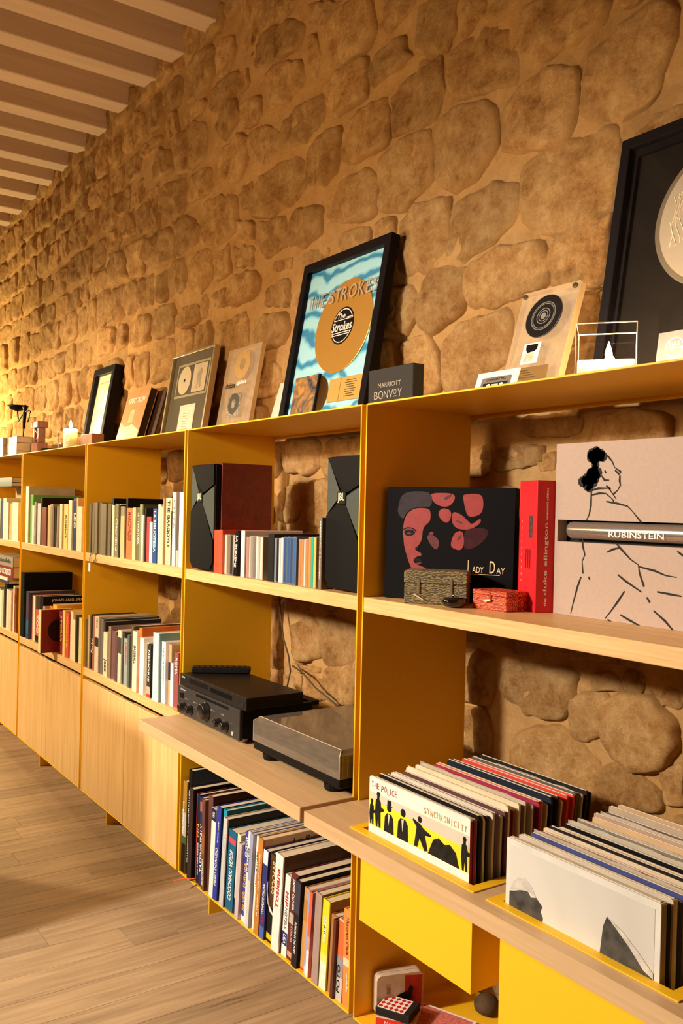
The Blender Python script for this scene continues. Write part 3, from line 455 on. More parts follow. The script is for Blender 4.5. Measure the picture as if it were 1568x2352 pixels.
# ---- cookery and art books under the turntable (standing on the bottom panel, leaning a little)
Z1 = ZB + SH + 0.0004; GB = 'large books under the turntable'
B1 = [  # x, w, h, spine, cover, label, title, bands
 (-0.980, 0.029, 0.302, (150, 112, 44), None, 'gold and black hotel book at the left end under the turntable', [('The Hotel Book', 0.42, 0.78, 0.34, WINK, 0.25, 'up')], [(0.0, 0.32, (24, 22, 20)), (0.40, 0.66, (176, 172, 158)), (0.32, 0.40, (60, 84, 44))]),
 (-0.949, 0.026, 0.346, (16, 15, 15), (38, 52, 70), 'tallest black book with white spaced capitals, blue-grey cover', [('FRANCESCO ILLY MONTI PALLIDI', 0.12, 0.80, 0.30, WINK, 0.36, 'up'), ('MONTI PALLIDI DI VENETO', 0.10, 0.60, 0.16, WINK, 0.78, 'up')], ()),
 (-0.921, 0.030, 0.296, (52, 40, 38), (34, 26, 26), 'dark brown blank hardback left of the red edged book', None, ()),
 (-0.876, 0.022, 0.285, (30, 36, 58), (40, 20, 20), 'navy book with a red edge and hanging red ribbon', [('CITA', 0.52, 0.68, 0.5, GOLD_INK, 0.5, 'up'), ('UNA STORIA ITALIANA', 0.10, 0.46, 0.28, WINK, 0.5, 'up')], [(0, 0.999, (30, 36, 58))]),
 (-0.851, 0.026, 0.282, (44, 42, 74), None, 'navy book with TASTING ITALY in white capitals', [('TASTING ITALY', 0.16, 0.70, 0.52, WINK, 0.5, 'up')], [(0.84, 0.95, (150, 88, 70))]),
 (-0.823, 0.021, 0.284, (112, 70, 54), None, 'brown photographic spine with small white capitals near its foot', [('MONTEMAGNO', 0.06, 0.34, 0.42, WINK, 0.5, 'up')], [(0.40, 0.62, (150, 92, 58)), (0.7, 0.96, (92, 60, 62))]),
 (-0.800, 0.030, 0.302, (96, 62, 54), (62, 36, 32), 'red-brown leather hardback with a thick white page top', None, ()),
 (-0.766, 0.029, 0.276, (232, 226, 214), None, 'white book with a navy head on its spine', [('1973', 0.90, 0.96, 0.4, WINK, 0.5, 'up')], [(0.86, 0.999, (28, 32, 66))]),
 (-0.735, 0.027, 0.292, (44, 56, 150), (26, 28, 44), 'royal blue book with large white italic capitals and navy cover', [('PIERO DORAZIO', 0.16, 0.56, 0.42, WINK, 0.45, 'up'), ('Fantasia colore', 0.62, 0.84, 0.22, WINK, 0.55, 'up')], ()),
 (-0.706, 0.019, 0.288, (36, 150, 180), (10, 78, 78), 'turquoise and green hardback behind the grey monograph', None, [(0.0, 0.78, (132, 168, 196))]),
 (-0.685, 0.024, 0.272, (190, 188, 186), (52, 50, 46), 'pale grey monograph with a charcoal drawing on its cover', [('Il segno e la forma 1950', 0.40, 0.88, 0.30, WINK, 0.5, 'up')], ()),
 (-0.659, 0.046, 0.244, (24, 96, 128), (44, 70, 74), 'thick teal cookbook reading Cocchiaio Verde', [('COCCHIAIO VERDE', 0.14, 0.76, 0.38, WINK, 0.5, 'up')], [(0.84, 0.91, mat((220, 70, 90), 0.5, name='pink_flower_print'))]),
 (-0.610, 0.021, 0.244, (226, 212, 190), None, 'cream book with torn jacket and navy foot block', None, [(0.0, 0.20, (40, 42, 78))]),
 (-0.587, 0.021, 0.226, (196, 180, 180), None, 'worn lilac-grey book right of the torn cream one', None, ()),
 (-0.564, 0.022, 0.266, (64, 66, 150), None, 'violet-blue book with ochre capitals and a white foot', [('SILVER', 0.12, 0.34, 0.55, GOLD_INK, 0.5, 'up'), ('EUROPA', 0.38, 0.66, 0.55, GOLD_INK, 0.5, 'up'), ('OGGI', 0.72, 0.94, 0.5, WINK, 0.5, 'up')], [(0, 0.06, (236, 230, 224))]),
 (-0.540, 0.017, 0.274, (222, 222, 228), None, 'thin white book with HOPPER in black', [('HOPPER', 0.56, 0.82, 0.5, INK, 0.5, 'down')], ()),
 (-0.521, 0.018, 0.276, (150, 156, 184), None, 'grey-blue slim book between two white ones', None, [(0.0, 0.5, (206, 200, 196))]),
 (-0.501, 0.024, 0.272, (236, 230, 216), None, 'white book with bold black sloping capitals', [('EQUITY & VARIETY', 0.42, 0.84, 0.5, INK, 0.5, 'down')], ()),
 (-0.475, 0.027, 0.278, (186, 122, 56), (206, 172, 140), 'ochre kitchen book lettered Le Ricette across its cover', [('le ricette della tradizione', 0.2, 0.84, 0.18, WINK, 0.5, 'up')], ()),
 (-0.446, 0.026, 0.254, (46, 54, 118), None, 'navy cookbook with white head reading Complete Italian Food', [('COMPLETE ITALIAN', 0.28, 0.62, 0.36, WINK, 0.5, 'up'), ('FOOD', 0.16, 0.27, 0.36, RED_INK, 0.5, 'up')], [(0.84, 0.999, (226, 230, 234)), (0.0, 0.14, (70, 100, 170))]),
 (-0.418, 0.042, 0.252, (34, 31, 28), None, 'black and brown photo book reading In Focus, with a white ribbon', [('IN FOCUS', 0.56, 0.92, 0.36, mat((226, 196, 140), 0.5, bump=0, name='cream_ink'), 0.56, 'down')], [(0.40, 0.99, (84, 56, 32)), (0.035, 0.10, mat((230, 190, 40), 0.5, name='yellow_frame_print'))]),
 (-0.372, 0.038, 0.270, (236, 230, 220), (96, 70, 44), 'white book lettered Toskana in fine red', [('Toskana', 0.44, 0.86, 0.40, RED_INK, 0.45, 'up')], ()),
 (-0.331, 0.026, 0.223, (238, 234, 226), None, 'white travel guide with red letters and a navy USA block', [('HIP', 0.62, 0.80, 0.5, RED_INK, 0.5, 'down'), ('HOTELS', 0.34, 0.60, 0.42, GREY_INK, 0.5, 'down'), ('USA', 0.155, 0.275, 0.44, WINK, 0.5, 'down')], [(0.14, 0.30, (40, 44, 112))]),
 (-0.302, 0.033, 0.239, (98, 44, 44), (30, 24, 26), 'maroon cookbook with a chef photograph band on its spine', [('JAMIE OLIVER', 0.58, 0.94, 0.34, WINK, 0.42, 'down'), ('A CASA MIA', 0.22, 0.40, 0.26, mat((210, 170, 150), 0.5, bump=0, name='rose_ink'), 0.5, 'down')], [(0.42, 0.54, (190, 170, 150)), (0.04, 0.10, (206, 150, 110))]),
 (-0.267, 0.026, 0.234, (42, 36, 40), (16, 16, 22), 'black book with small white capitals and a white roundel', [('RUMORS IN THE PORT', 0.16, 0.52, 0.30, WINK, 0.5, 'down')], [(0.62, 0.98, (58, 60, 76))]),
 (-0.239, 0.025, 0.221, (206, 152, 86), (60, 40, 60), 'tan spined book with a red foot beside the pale blue one', None, [(0.0, 0.03, (206, 70, 30)), (0.6, 0.86, mat((186, 128, 64), 0.5, name='tan_print'))]),
 (-0.2125, 0.012, 0.220, (150, 164, 214), None, 'pale periwinkle slim book', None, [(0.0, 0.10, (200, 206, 226))]),
 (-0.2000, 0.013, 0.224, (216, 100, 66), None, 'slim book half coral red and half white', None, [(0.0, 0.32, (240, 236, 230)), (0.32, 0.48, (222, 150, 126))]),
 (-0.1865, 0.013, 0.226, (30, 108, 156), None, 'slim book half ocean blue and half white', None, [(0.0, 0.32, (240, 236, 230)), (0.32, 0.52, (170, 186, 220))]),
 (-0.1720, 0.028, 0.235, (166, 142, 132), (110, 84, 64), 'mottled grey-brown book left of the yellow one', None, ()),
 (-0.1420, 0.030, 0.228, (232, 214, 40), (150, 108, 44), 'bright yellow book fading to white at its foot', [('SUMMER', 0.52, 0.82, 0.36, WINK, 0.5, 'down')], [(0.0, 0.30, (238, 232, 206)), (0.30, 0.40, (236, 224, 120))]),
 (-0.1105, 0.024, 0.200, (176, 118, 68), None, 'tan brown paperback right of the yellow book', None, ()),
 (-0.0860, 0.011, 0.198, (92, 50, 32), None, 'thin dark brown book second from right end', None, ()),
 (-0.0740, 0.026, 0.204, (200, 190, 182), None, 'white book with a red, grey and white collage spine', [('FOTO', 0.10, 0.44, 0.4, INK, 0.35, 'up')], [(0.55, 0.98, (224, 110, 60)), (0.30, 0.55, (150, 146, 148))]),
 (-0.0470, 0.033, 0.236, (232, 140, 70), (236, 150, 84), 'orange book at the right end, brown title down its spine', [("I Ristoranti d'Italia", 0.54, 0.92, 0.28, mat((120, 50, 24), 0.5, bump=0, name='brown_ink'), 0.5, 'down'), ('guida', 0.16, 0.36, 0.24, WINK, 0.5, 'down')], [(0.42, 0.50, (240, 206, 170))]),
]
for i, (x, w_, h, c, cv, lb, tt, bd) in enumerate(B1):
    lean = 0.0 if i in (2,) else (0.03 if i < 2 else (0.0 if i in (3, 4, 5, 6) else (0.075 if i < 29 else 0.06)))
    if i == len(B1) - 1: lean = 0.0
    d = min(0.29, h * 0.95)
    if i < 8: lean = (0.03, 0.03, 0.03, 0.0, 0.0, 0.0, 0.0, 0.045)[i]
    t = book('book', lb, x, 0.006 + 0.006 * math.sin(i * 2.3), Z1, w_, h, d, c, cv, lean, group=GB, title=tt, bands=bd)
    if i == 3:
        MB().box(-0.0016, 0.001, -0.001, 0.12, 0.0, h).obj('red_board', mat((214, 70, 46), 0.5, name='coral_board'), t)
        MB().tube([(0.0, -0.002, 0.012), (-0.012, -0.016, 0.010), (-0.040, -0.030, 0.004), (-0.066, -0.048, -0.010)], 0.0016, 6).obj('ribbon', mat((222, 84, 48), 0.5, name='coral_ribbon'), t)
        MB().tube([(0.026, -0.002, 0.008), (0.024, -0.012, 0.002), (0.018, -0.028, -0.006)], 0.0018, 6).obj('ribbon', mat((110, 50, 26), 0.5, name='brown_ribbon'), t)
    if i == 20:
        MB().tube([(-0.004, -0.003, 0.175), (0.002, -0.006, 0.140), (0.012, -0.007, 0.112), (0.020, -0.006, 0.104)], 0.0012, 6).obj('ribbon', WHITE, t)
        MB().tube([(0.016, -0.006, 0.106), (0.030, -0.008, 0.099), (0.042, -0.007, 0.092)], [0.002, 0.0034, 0.002], 6).obj('ribbon_tag', WHITE, t)
    if i == 18: text('Le Ricette', (w_ + 0.0012, 0.165, h - 0.020), 0.13, 0.017, INK, t, 'rx', 'cover_lettering')
    if i == 10:
        mb = MB(); rr = random.Random(3)
        for q in range(9): mb.tube([(w_ + 0.0008, 0.01 + 0.01 * q, 0.02 + 0.1 * rr.random()), (w_ + 0.0008, 0.03 + 0.012 * q, 0.05 + 0.1 * rr.random()), (w_ + 0.0008, 0.05 + 0.014 * q, 0.02 + 0.12 * rr.random())], 0.0014, 4)
        mb.obj('cover_drawing', mat((146, 140, 128), 0.7, name='chalk_print'), t)

# ---- rows of smaller books: (x, w, h, colour, description, extras)
CRM = (226, 208, 174); WHT = (236, 228, 210); OLV = (128, 120, 84); GRY = (128, 124, 116); DRK = (34, 30, 28); TAN = (190, 156, 116)
def row(entries, z, rowname, group, d0=0.185, y0=0.010, xend=None):
    for i, e in enumerate(entries):
        x, w_, h, c, desc = e[:5]; kw = dict(e[5]) if len(e) > 5 else {}
        nx = entries[i + 1][0] if i + 1 < len(entries) else (xend or x + w_ + 1)
        w2 = min(w_, nx - x - 0.0008); d = kw.pop('d', min(0.29, max(d0, h * 0.80))); y = kw.pop('y', y0 + 0.004 * math.sin(i * 1.9)); hard = kw.pop('hard', w2 > 0.02)
        lb = kw.pop('label', None) or f'{desc}, {ORD[i]} from left, {rowname}'
        book('book', lb, x, y, z + 0.0003, w2, h, d, c, hard=hard, group=group, **kw)
def T(s, a, b, hh, m=INK, off=0.5, d='down'): return [(s, a, b, hh, m, off, d)]
ROW2U = [(-1.974, 0.0225, 0.206, (118, 106, 78), 'grey-olive periodical'), (-1.9500, 0.0225, 0.208, (126, 112, 84), 'grey-olive periodical'), (-1.9260, 0.0245, 0.210, (120, 108, 82), 'grey-olive periodical'), (-1.8995, 0.0315, 0.212, (130, 116, 88), 'thicker grey-olive periodical'), (-1.8670, 0.0340, 0.211, (112, 98, 74), 'grey-olive periodical'), (-1.8310, 0.0300, 0.208, (128, 116, 86), 'grey-olive periodical'), (-1.7995, 0.0385, 0.208, (122, 110, 84), 'thick grey-olive periodical'), (-1.7598, 0.0380, 0.209, (116, 104, 78), 'last grey-olive periodical'),
 (-1.7180, 0.0255, 0.229, DRK, 'tall black hardback', dict(cover=(20, 18, 18), d=0.25, title=T('FOTOGRAFIA', 0.3, 0.9, 0.3, GREY_INK))), (-1.6910, 0.0218, 0.203, (232, 222, 186), 'cream paperback'), (-1.6688, 0.0325, 0.208, (136, 130, 92), 'olive book with white script', dict(title=T('Giardini', 0.12, 0.72, 0.5, WINK))), (-1.6340, 0.0130, 0.207, (222, 214, 196), 'thin white book'), (-1.6190, 0.0120, 0.204, DRK, 'thin black book'), (-1.6050, 0.0430, 0.198, (206, 184, 132), 'straw-coloured thick book', dict(bands=[(0.82, 0.99, (150, 132, 96))])), (-1.5640, 0.0185, 0.230, (24, 24, 28), 'tall black hardback with dark cover', dict(cover=(18, 16, 20), d=0.27)),
 (-1.5440, 0.0640, 0.193, (226, 116, 60), 'thick orange book with dark red lettering', dict(title=T('MARCOVALDO', 0.36, 0.92, 0.42, mat((120, 24, 20), 0.5, bump=0, name='dark_red_ink')))), (-1.4755, 0.0290, 0.195, (220, 196, 150), 'buff paperback'), (-1.4470, 0.0285, 0.196, (112, 106, 76), 'olive-green book', dict(title=T('LETTERATURA', 0.3, 0.9, 0.4, WINK))), (-1.4180, 0.0265, 0.208, (138, 146, 102), 'sage green book', dict(cover=(70, 70, 40))), (-1.3865, 0.0185, 0.170, (228, 218, 198), 'short white book', dict(d=0.14)), (-1.3676, 0.0125, 0.195, (40, 34, 34), 'dark narrow book'), (-1.3545, 0.0410, 0.164, (166, 66, 58), 'faded red book', dict(d=0.14, cover=(120, 40, 40))), (-1.3105, 0.0245, 0.146, (238, 232, 220), 'small white book', dict(d=0.12)),
 (-1.2855, 0.0315, 0.194, (40, 74, 130), 'blue book with white lettering', dict(title=T('LA BIBLIOTECA', 0.2, 0.95, 0.5, WINK), bands=[(0.3, 0.5, (54, 140, 176))])), (-1.2525, 0.0200, 0.209, (234, 228, 216), 'white book with glossy spine'), (-1.2315, 0.0385, 0.202, (214, 190, 160), 'beige novel'), (-1.1920, 0.0070, 0.230, (196, 150, 104), 'thin copper-coloured book'), (-1.1845, 0.0500, 0.232, (208, 190, 152), 'thick cream novel reading The Gargoyle', dict(title=T('THE GARGOYLE', 0.26, 0.96, 0.34))), (-1.1330, 0.0215, 0.186, (52, 26, 24), 'black and red speckled book'), (-1.1105, 0.0225, 0.252, (236, 230, 218), 'tall white book', dict(d=0.22, title=T('CITTA', 0.5, 0.9, 0.3, GREY_INK))), (-1.0870, 0.0155, 0.250, (92, 78, 70), 'tall grey-brown book', dict(d=0.22, bands=[(0.0, 0.22, (190, 180, 150))])), (-1.0705, 0.0310, 0.251, (240, 234, 222), 'tall white book against the divider', dict(d=0.22))]
row(ROW2U, ZM, 'upper row, third bay', 'books in the upper row beside the loudspeakers', xend=-1.016)
ROW2L = [(-2.0 + G + SH + 0.003, 0.010, 0.200, (110, 92, 62), 'brown narrow book'), (-1.9750, 0.0095, 0.205, (130, 108, 76), 'tan narrow book'), (-1.9640, 0.0110, 0.204, (96, 80, 56), 'dark tan narrow book'), (-1.9520, 0.0170, 0.222, (186, 164, 124), 'pale worn paperback'), (-1.9340, 0.0320, 0.226, (26, 22, 22), 'black book with white handwriting', dict(title=T('Farini', 0.30, 0.56, 0.5, WINK, 0.5, 'up'))), (-1.9010, 0.0350, 0.224, (150, 98, 74), 'terracotta book'), (-1.8650, 0.0440, 0.228, (206, 184, 158), 'cream biography reading Reckless Daughter', dict(d=0.23, title=T('JONI', 0.80, 0.98, 0.5, GREY_INK), bands=[(0.46, 0.62, (50, 48, 46))], cover=(196, 172, 146))), (-1.8180, 0.0360, 0.222, (104, 96, 84), 'grey-brown hardback', dict(cover=(60, 56, 48), d=0.24)), (-1.7790, 0.0165, 0.214, (70, 64, 56), 'dark grey hardback', dict(cover=(40, 38, 36), d=0.24)), (-1.7610, 0.0440, 0.176, (220, 202, 164), 'cream book with black lettering', dict(title=T('jazz', 0.1, 0.4, 0.6))), (-1.7150, 0.0260, 0.204, (140, 112, 90), 'fawn hardback', dict(cover=(130, 100, 88), d=0.22)), (-1.6880, 0.0540, 0.190, (112, 78, 76), 'mauve-brown hardback'), (-1.6330, 0.0260, 0.182, (98, 66, 64), 'plum hardback'),
 (-1.6050, 0.0340, 0.203, (216, 200, 168), 'ivory book with a dark label', dict(bands=[(0.56, 0.86, (70, 62, 56))])), (-1.5700, 0.0270, 0.198, (58, 52, 52), 'black speckled book'), (-1.5420, 0.0390, 0.179, (148, 156, 150), 'pale blue-grey book with red lettering', dict(title=T('ALASKA HIGHWAY', 0.45, 0.92, 0.34, RED_INK))), (-1.5020, 0.0200, 0.197, (92, 98, 88), 'slate green book'), (-1.4800, 0.0200, 0.233, (92, 82, 58), 'olive hardback taller than its neighbours', dict(cover=(70, 62, 46), d=0.25)), (-1.4270, 0.0425, 0.222, (228, 208, 182), 'cream book reading BASEBALL in black', dict(y=-0.002, title=T('BASEBALL', 0.46, 0.76, 0.42))), (-1.3835, 0.0210, 0.238, (214, 120, 50), 'orange book with orange cover', dict(cover=(190, 92, 30), d=0.26)), (-1.3610, 0.0370, 0.206, (242, 236, 222), 'bright white book with rounded spine', dict(y=0.0)), (-1.3225, 0.0130, 0.192, (228, 212, 178), 'slim cream book'), (-1.3085, 0.0330, 0.188, (58, 52, 48), 'dark grey book with a red foot', dict(title=T('MEMORIE', 0.3, 0.9, 0.36, WINK), bands=[(0.0, 0.06, (186, 60, 44)), (0.06, 0.2, (206, 160, 130))])), (-1.2440, 0.0480, 0.239, (186, 208, 212), 'large pale blue book with illustrated cover', dict(y=0.002, d=0.25, cover=(112, 140, 142))), (-1.1945, 0.0330, 0.213, (228, 222, 224), 'white book with faint lettering', dict(y=0.014, title=T('LA VITA SEGRETA', 0.3, 0.9, 0.2, GREY_INK))), (-1.1600, 0.0260, 0.208, (190, 160, 120), 'brown photographic book', dict(y=0.024, bands=[(0.4, 0.7, (50, 40, 34))])), (-1.1320, 0.0220, 0.147, (240, 236, 230), 'small bright white book', dict(y=0.020, d=0.13)), (-1.1080, 0.0320, 0.188, (150, 72, 70), 'dusty red book next to the amplifier', dict(y=0.024, title=T('ROMA', 0.6, 0.9, 0.4, WINK)))]
row(ROW2L, ZW, 'lower row, third bay', 'books in the lower row beside the amplifier', xend=-1.06)
ROW3U = [(-2.962, 0.050, 0.288, (238, 230, 212), 'large white album with tall grey cover', dict(cover=(206, 190, 166), d=0.235, y=0.012)), (-2.8780, 0.0480, 0.244, (120, 170, 84), 'green book', dict(bands=[(0.78, 0.99, (84, 160, 50))], d=0.24)), (-2.8250, 0.0340, 0.190, (222, 226, 206), 'off-white narrow book'), (-2.7890, 0.0330, 0.210, (146, 138, 122), 'grey lettered book', dict(title=T('ARCHITETTURA', 0.2, 0.9, 0.3, WINK))), (-2.7570, 0.0660, 0.203, (206, 200, 200), 'thick lilac-white book'), (-2.6890, 0.0280, 0.230, (54, 44, 36), 'tall dark book', dict(cover=(36, 24, 18))), (-2.6570, 0.0750, 0.184, (126, 68, 50), 'thick chestnut book'), (-2.5750, 0.0380, 0.193, (196, 176, 128), 'khaki paperback'), (-2.5350, 0.0420, 0.201, (150, 130, 98), 'fawn paperback'), (-2.4905, 0.0300, 0.187, (112, 92, 74), 'brown speckled paperback'), (-2.4580, 0.0210, 0.192, (60, 50, 44), 'dark narrow paperback'), (-2.4350, 0.0240, 0.192, (226, 208, 170), 'cream narrow paperback'), (-2.4090, 0.0330, 0.192, (120, 98, 74), 'brown and black paperback'), (-2.3760, 0.0350, 0.202, (232, 214, 174), 'cream book'), (-2.3400, 0.0250, 0.202, (176, 130, 92), 'copper-brown book'), (-2.3140, 0.0540, 0.201, (232, 200, 118), 'yellow-cream book with black lettering', dict(title=T('FLORENCE', 0.25, 0.75, 0.3))), (-2.2430, 0.0460, 0.219, (228, 214, 184), 'ivory book'), (-2.1945, 0.0440, 0.227, (40, 60, 110), 'navy book with pale capitals', dict(title=T('LEO', 0.42, 0.72, 0.5, WINK))), (-2.1475, 0.0220, 0.231, (206, 164, 118), 'tall tan book', dict(d=0.2)), (-2.1225, 0.0640, 0.193, (234, 214, 186), 'thick cream novel by the divider')]
row(ROW3U, ZM, 'upper row, second bay', 'books in the upper row of the second bay', xend=-2.02)
ROW3L = [(-2.9800, 0.0560, 0.327, (24, 26, 26), 'very tall black book', dict(cover=(14, 13, 14), d=0.245, y=0.002)), (-2.9220, 0.0240, 0.234, (232, 224, 214), 'white slim hardback', dict(cover=(76, 60, 60), d=0.24)), (-2.8960, 0.0430, 0.233, (60, 60, 84), 'blue photographic book', dict(bands=[(0.1, 0.4, (40, 96, 124)), (0.5, 0.9, (76, 56, 70))])), (-2.8520, 0.0420, 0.222, (222, 156, 138), 'pink book', dict(y=0.024)), (-2.8090, 0.0240, 0.222, (234, 218, 186), 'cream book with a red foot', dict(y=0.02)), (-2.7560, 0.0660, 0.232, (190, 86, 60), 'red and white photographic book', dict(y=0.016, bands=[(0.0, 0.14, (34, 30, 30)), (0.70, 0.99, (60, 50, 44))], title=T('ZOO', 0.2, 0.6, 0.4, WINK))), (-2.6805, 0.0530, 0.235, (28, 28, 30), 'black book with white capitals on its cover', dict(y=0.014, cover=(16, 15, 16), d=0.235)), (-2.6240, 0.0340, 0.190, (180, 140, 110), 'tan paperback behind the red one'), (-2.5700, 0.0420, 0.196, (226, 110, 56), 'orange spotted book', dict(y=0.03)), (-2.5200, 0.0560, 0.210, (230, 176, 60), 'golden yellow book', dict(y=0.03, cover=(214, 154, 40))),
 (-2.4300, 0.0300, 0.197, (236, 214, 160), 'cream edged dark red book pulled forward', dict(y=-0.062, cover=(120, 26, 22), d=0.15)), (-2.3620, 0.0640, 0.196, (120, 34, 38), 'crimson book', dict(y=0.012, title=T('STORIA', 0.3, 0.9, 0.3, GOLD_INK))), (-2.2920, 0.0320, 0.206, (236, 192, 110), 'pale yellow book'), (-2.2560, 0.0440, 0.200, (206, 78, 52), 'orange-red book', dict(title=T('PASSIONE', 0.2, 0.9, 0.4, GOLD_INK))), (-2.2080, 0.0380, 0.210, (228, 206, 170), 'cream patterned book'), (-2.1620, 0.0420, 0.180, (222, 210, 172), 'short ivory book', dict(d=0.15)), (-2.1180, 0.0180, 0.204, (70, 62, 44), 'dark olive book'), (-2.0860, 0.0340, 0.196, (206, 196, 150), 'pale khaki book by the divider')]
row(ROW3L, ZW, 'lower row, second bay', 'books in the lower row of the second bay', xend=-2.03)
_jb = [o for o in COL.objects if o.get('label', '').startswith('black book with white capitals on its')][0]
text('JONATHAN D. SPENCE', (0.0540, 0.128, 0.213), 0.175, 0.017, WINK, _jb, 'rx', 'cover_lettering')
_dg = [o for o in COL.objects if o.get('label', '').startswith('cream biography')][0]
text('RECKLESS DAUGHTER  DAVID YAFFE', (0.0446, 0.125, 0.212), 0.19, 0.013, mat((96, 82, 70), 0.5, bump=0, name='brown_grey_ink'), _dg, 'rx', 'cover_lettering')
_rb = [o for o in COL.objects if o.get('label', '').startswith('cream edged dark red')][0]
MB().lathe([(0.052, 0), (0.052, 0.0006)], (0.0306, 0.085, 0.10), 28, 'x').obj('cover_emblem', mat((44, 18, 18), 0.5, name='dark_emblem_print'), _rb)
ROW4U = [(-3.640, 0.044, 0.22, CRM, 'cream book'), (-3.592, 0.05, 0.21, (120, 110, 90), 'khaki book'), (-3.540, 0.05, 0.22, (226, 214, 190), 'ivory book'), (-3.489, 0.0250, 0.224, (206, 208, 170), 'pale green book'), (-3.4600, 0.0500, 0.206, (84, 92, 130), 'blue mottled book'), (-3.4060, 0.0620, 0.227, (226, 216, 182), 'cream lettered book'), (-3.3390, 0.0540, 0.203, (234, 222, 196), 'white book'), (-3.2820, 0.0360, 0.199, (200, 166, 116), 'straw book'), (-3.2440, 0.0430, 0.199, (212, 182, 134), 'buff book'), (-3.1960, 0.1150, 0.204, (236, 224, 196), 'very thick cream volume')]
row(ROW4U, ZM, 'upper row, leftmost bay', 'books in the upper row of the leftmost bay', d0=0.17)
ROW4L = [(-3.560, 0.06, 0.21, CRM, 'cream book'), (-3.497, 0.06, 0.205, (160, 150, 120), 'khaki book'), (-3.4330, 0.0460, 0.198, (206, 214, 188), 'pale mint book'), (-3.3850, 0.0330, 0.204, (190, 186, 156), 'grey-cream book'), (-3.3500, 0.0460, 0.242, (30, 30, 36), 'black book', dict(d=0.24)), (-3.2990, 0.0500, 0.214, (222, 204, 182), 'beige book'), (-3.2450, 0.0600, 0.212, (224, 190, 160), 'peach book'), (-3.1700, 0.0270, 0.242, (234, 206, 174), 'tall cream book'), (-3.1420, 0.0380, 0.232, (120, 70, 50), 'brown book with a red label', dict(bands=[(0.66, 0.86, (120, 30, 26))]))]
row(ROW4L, ZW, 'lower row, leftmost bay', 'books in the lower row of the leftmost bay', d0=0.17)
def flat_book(label, x0, x1, y0, y1, z, th, c, cover=None, group=None, lettering=None, lc=INK, rz=0.0, name='book'):
    t = thing(name, label, 'book', ((x0 + x1) / 2, (y0 + y1) / 2, z), (0, 0, rz), group); a, b = (x1 - x0) / 2, (y1 - y0) / 2; k = 0.002
    m = mat(c, 0.45, 0.08, name='book_cloth', scale=35)
    MB().box(-a, a, -b, b, 0, k).box(-a, a, -b, b, th - k, th).box(-a, a, -b, -b + k, k, th - k).obj('cover', m, t)
    MB().box(-a + 0.003, a - 0.003, -b + k, b - 0.003, k, th - k).obj('page_block', PAGES, t)
    if lettering: text(lettering, (0, -b - 0.0006, th / 2), (x1 - x0) * 0.8, th * 0.55, lc, t, 'h', 'spine_lettering')
    return t
GF = 'books lying flat on top of the leftmost rows'
flat_book('pale lilac book lying lowest on the leftmost lower row', -3.545, -3.262, 0.01, 0.20, 0.934, 0.018, (60, 66, 84), group=GF)
flat_book('white book lying flat over the leftmost lower row', -3.55, -3.268, 0.005, 0.205, 0.9525, 0.021, (226, 206, 190), group=GF)
flat_book('red-brown book with white capitals lying flat under the grey one', -3.56, -3.138, 0.0, 0.22, 0.974, 0.058, (126, 50, 42), group=GF, lettering='GIULIO LORENZI', lc=WINK)
flat_book('grey book lying topmost over the leftmost lower row', -3.57, -3.142, 0.0, 0.22, 1.0325, 0.054, (146, 134, 116), group=GF, lettering="l'impossibile", lc=INK)
flat_book('beige picture book standing behind the leftmost upper row', -3.86, -3.41, 0.19, 0.215, ZM + 0.0003, 0.291, (190, 160, 134), name='picture_book')
flat_book('dark blue-grey book lying across the leftmost upper row', -3.86, -3.40, 0.05, 0.25, 1.467, 0.021, (60, 68, 70), group=GF)
flat_book('navy book lying topmost in the leftmost bay', -3.87, -3.40, 0.05, 0.25, 1.4885, 0.028, (70, 78, 84), group=GF)

# ---- CDs between the loudspeakers
def cd(i, x, w_, h, c, desc, y=0.012, lean=0.0, d=0.128, clear=True, lab=None, lett=None):
    t = thing('cd_case', lab or f'{desc}, {ORD[i]} from left between loudspeakers', 'cd case', (x - math.tan(lean) * h / 2, y, ZM + 0.0003), (0, lean, 0), 'cd cases between the loudspeakers')
    m = mat(c, 0.25, 0.06, name='cd_spine_print', bump=0)
    if clear:
        MB().bbox(0, w_, 0, d, 0, h, 0.0008).obj('jewel_case', mat(tuple(min(255, int(v * 0.55 + 70)) for v in c), 0.08, 0.05, name='clear_polystyrene', bump=0, coat=0.6), t)
        MB().box(w_ * 0.16, w_ * 0.84, -0.0004, 0.0, 0.004, h - 0.004).obj('spine_label', m, t)
    else:
        MB().bbox(0, w_, 0, d, 0, h, 0.001).obj('card_sleeve', m, t)
    if lett: text(lett, (w_ / 2, -0.001, h * 0.55), h * 0.7, w_ * 0.5, WINK, t, 'down', 'spine_lettering')
    return t
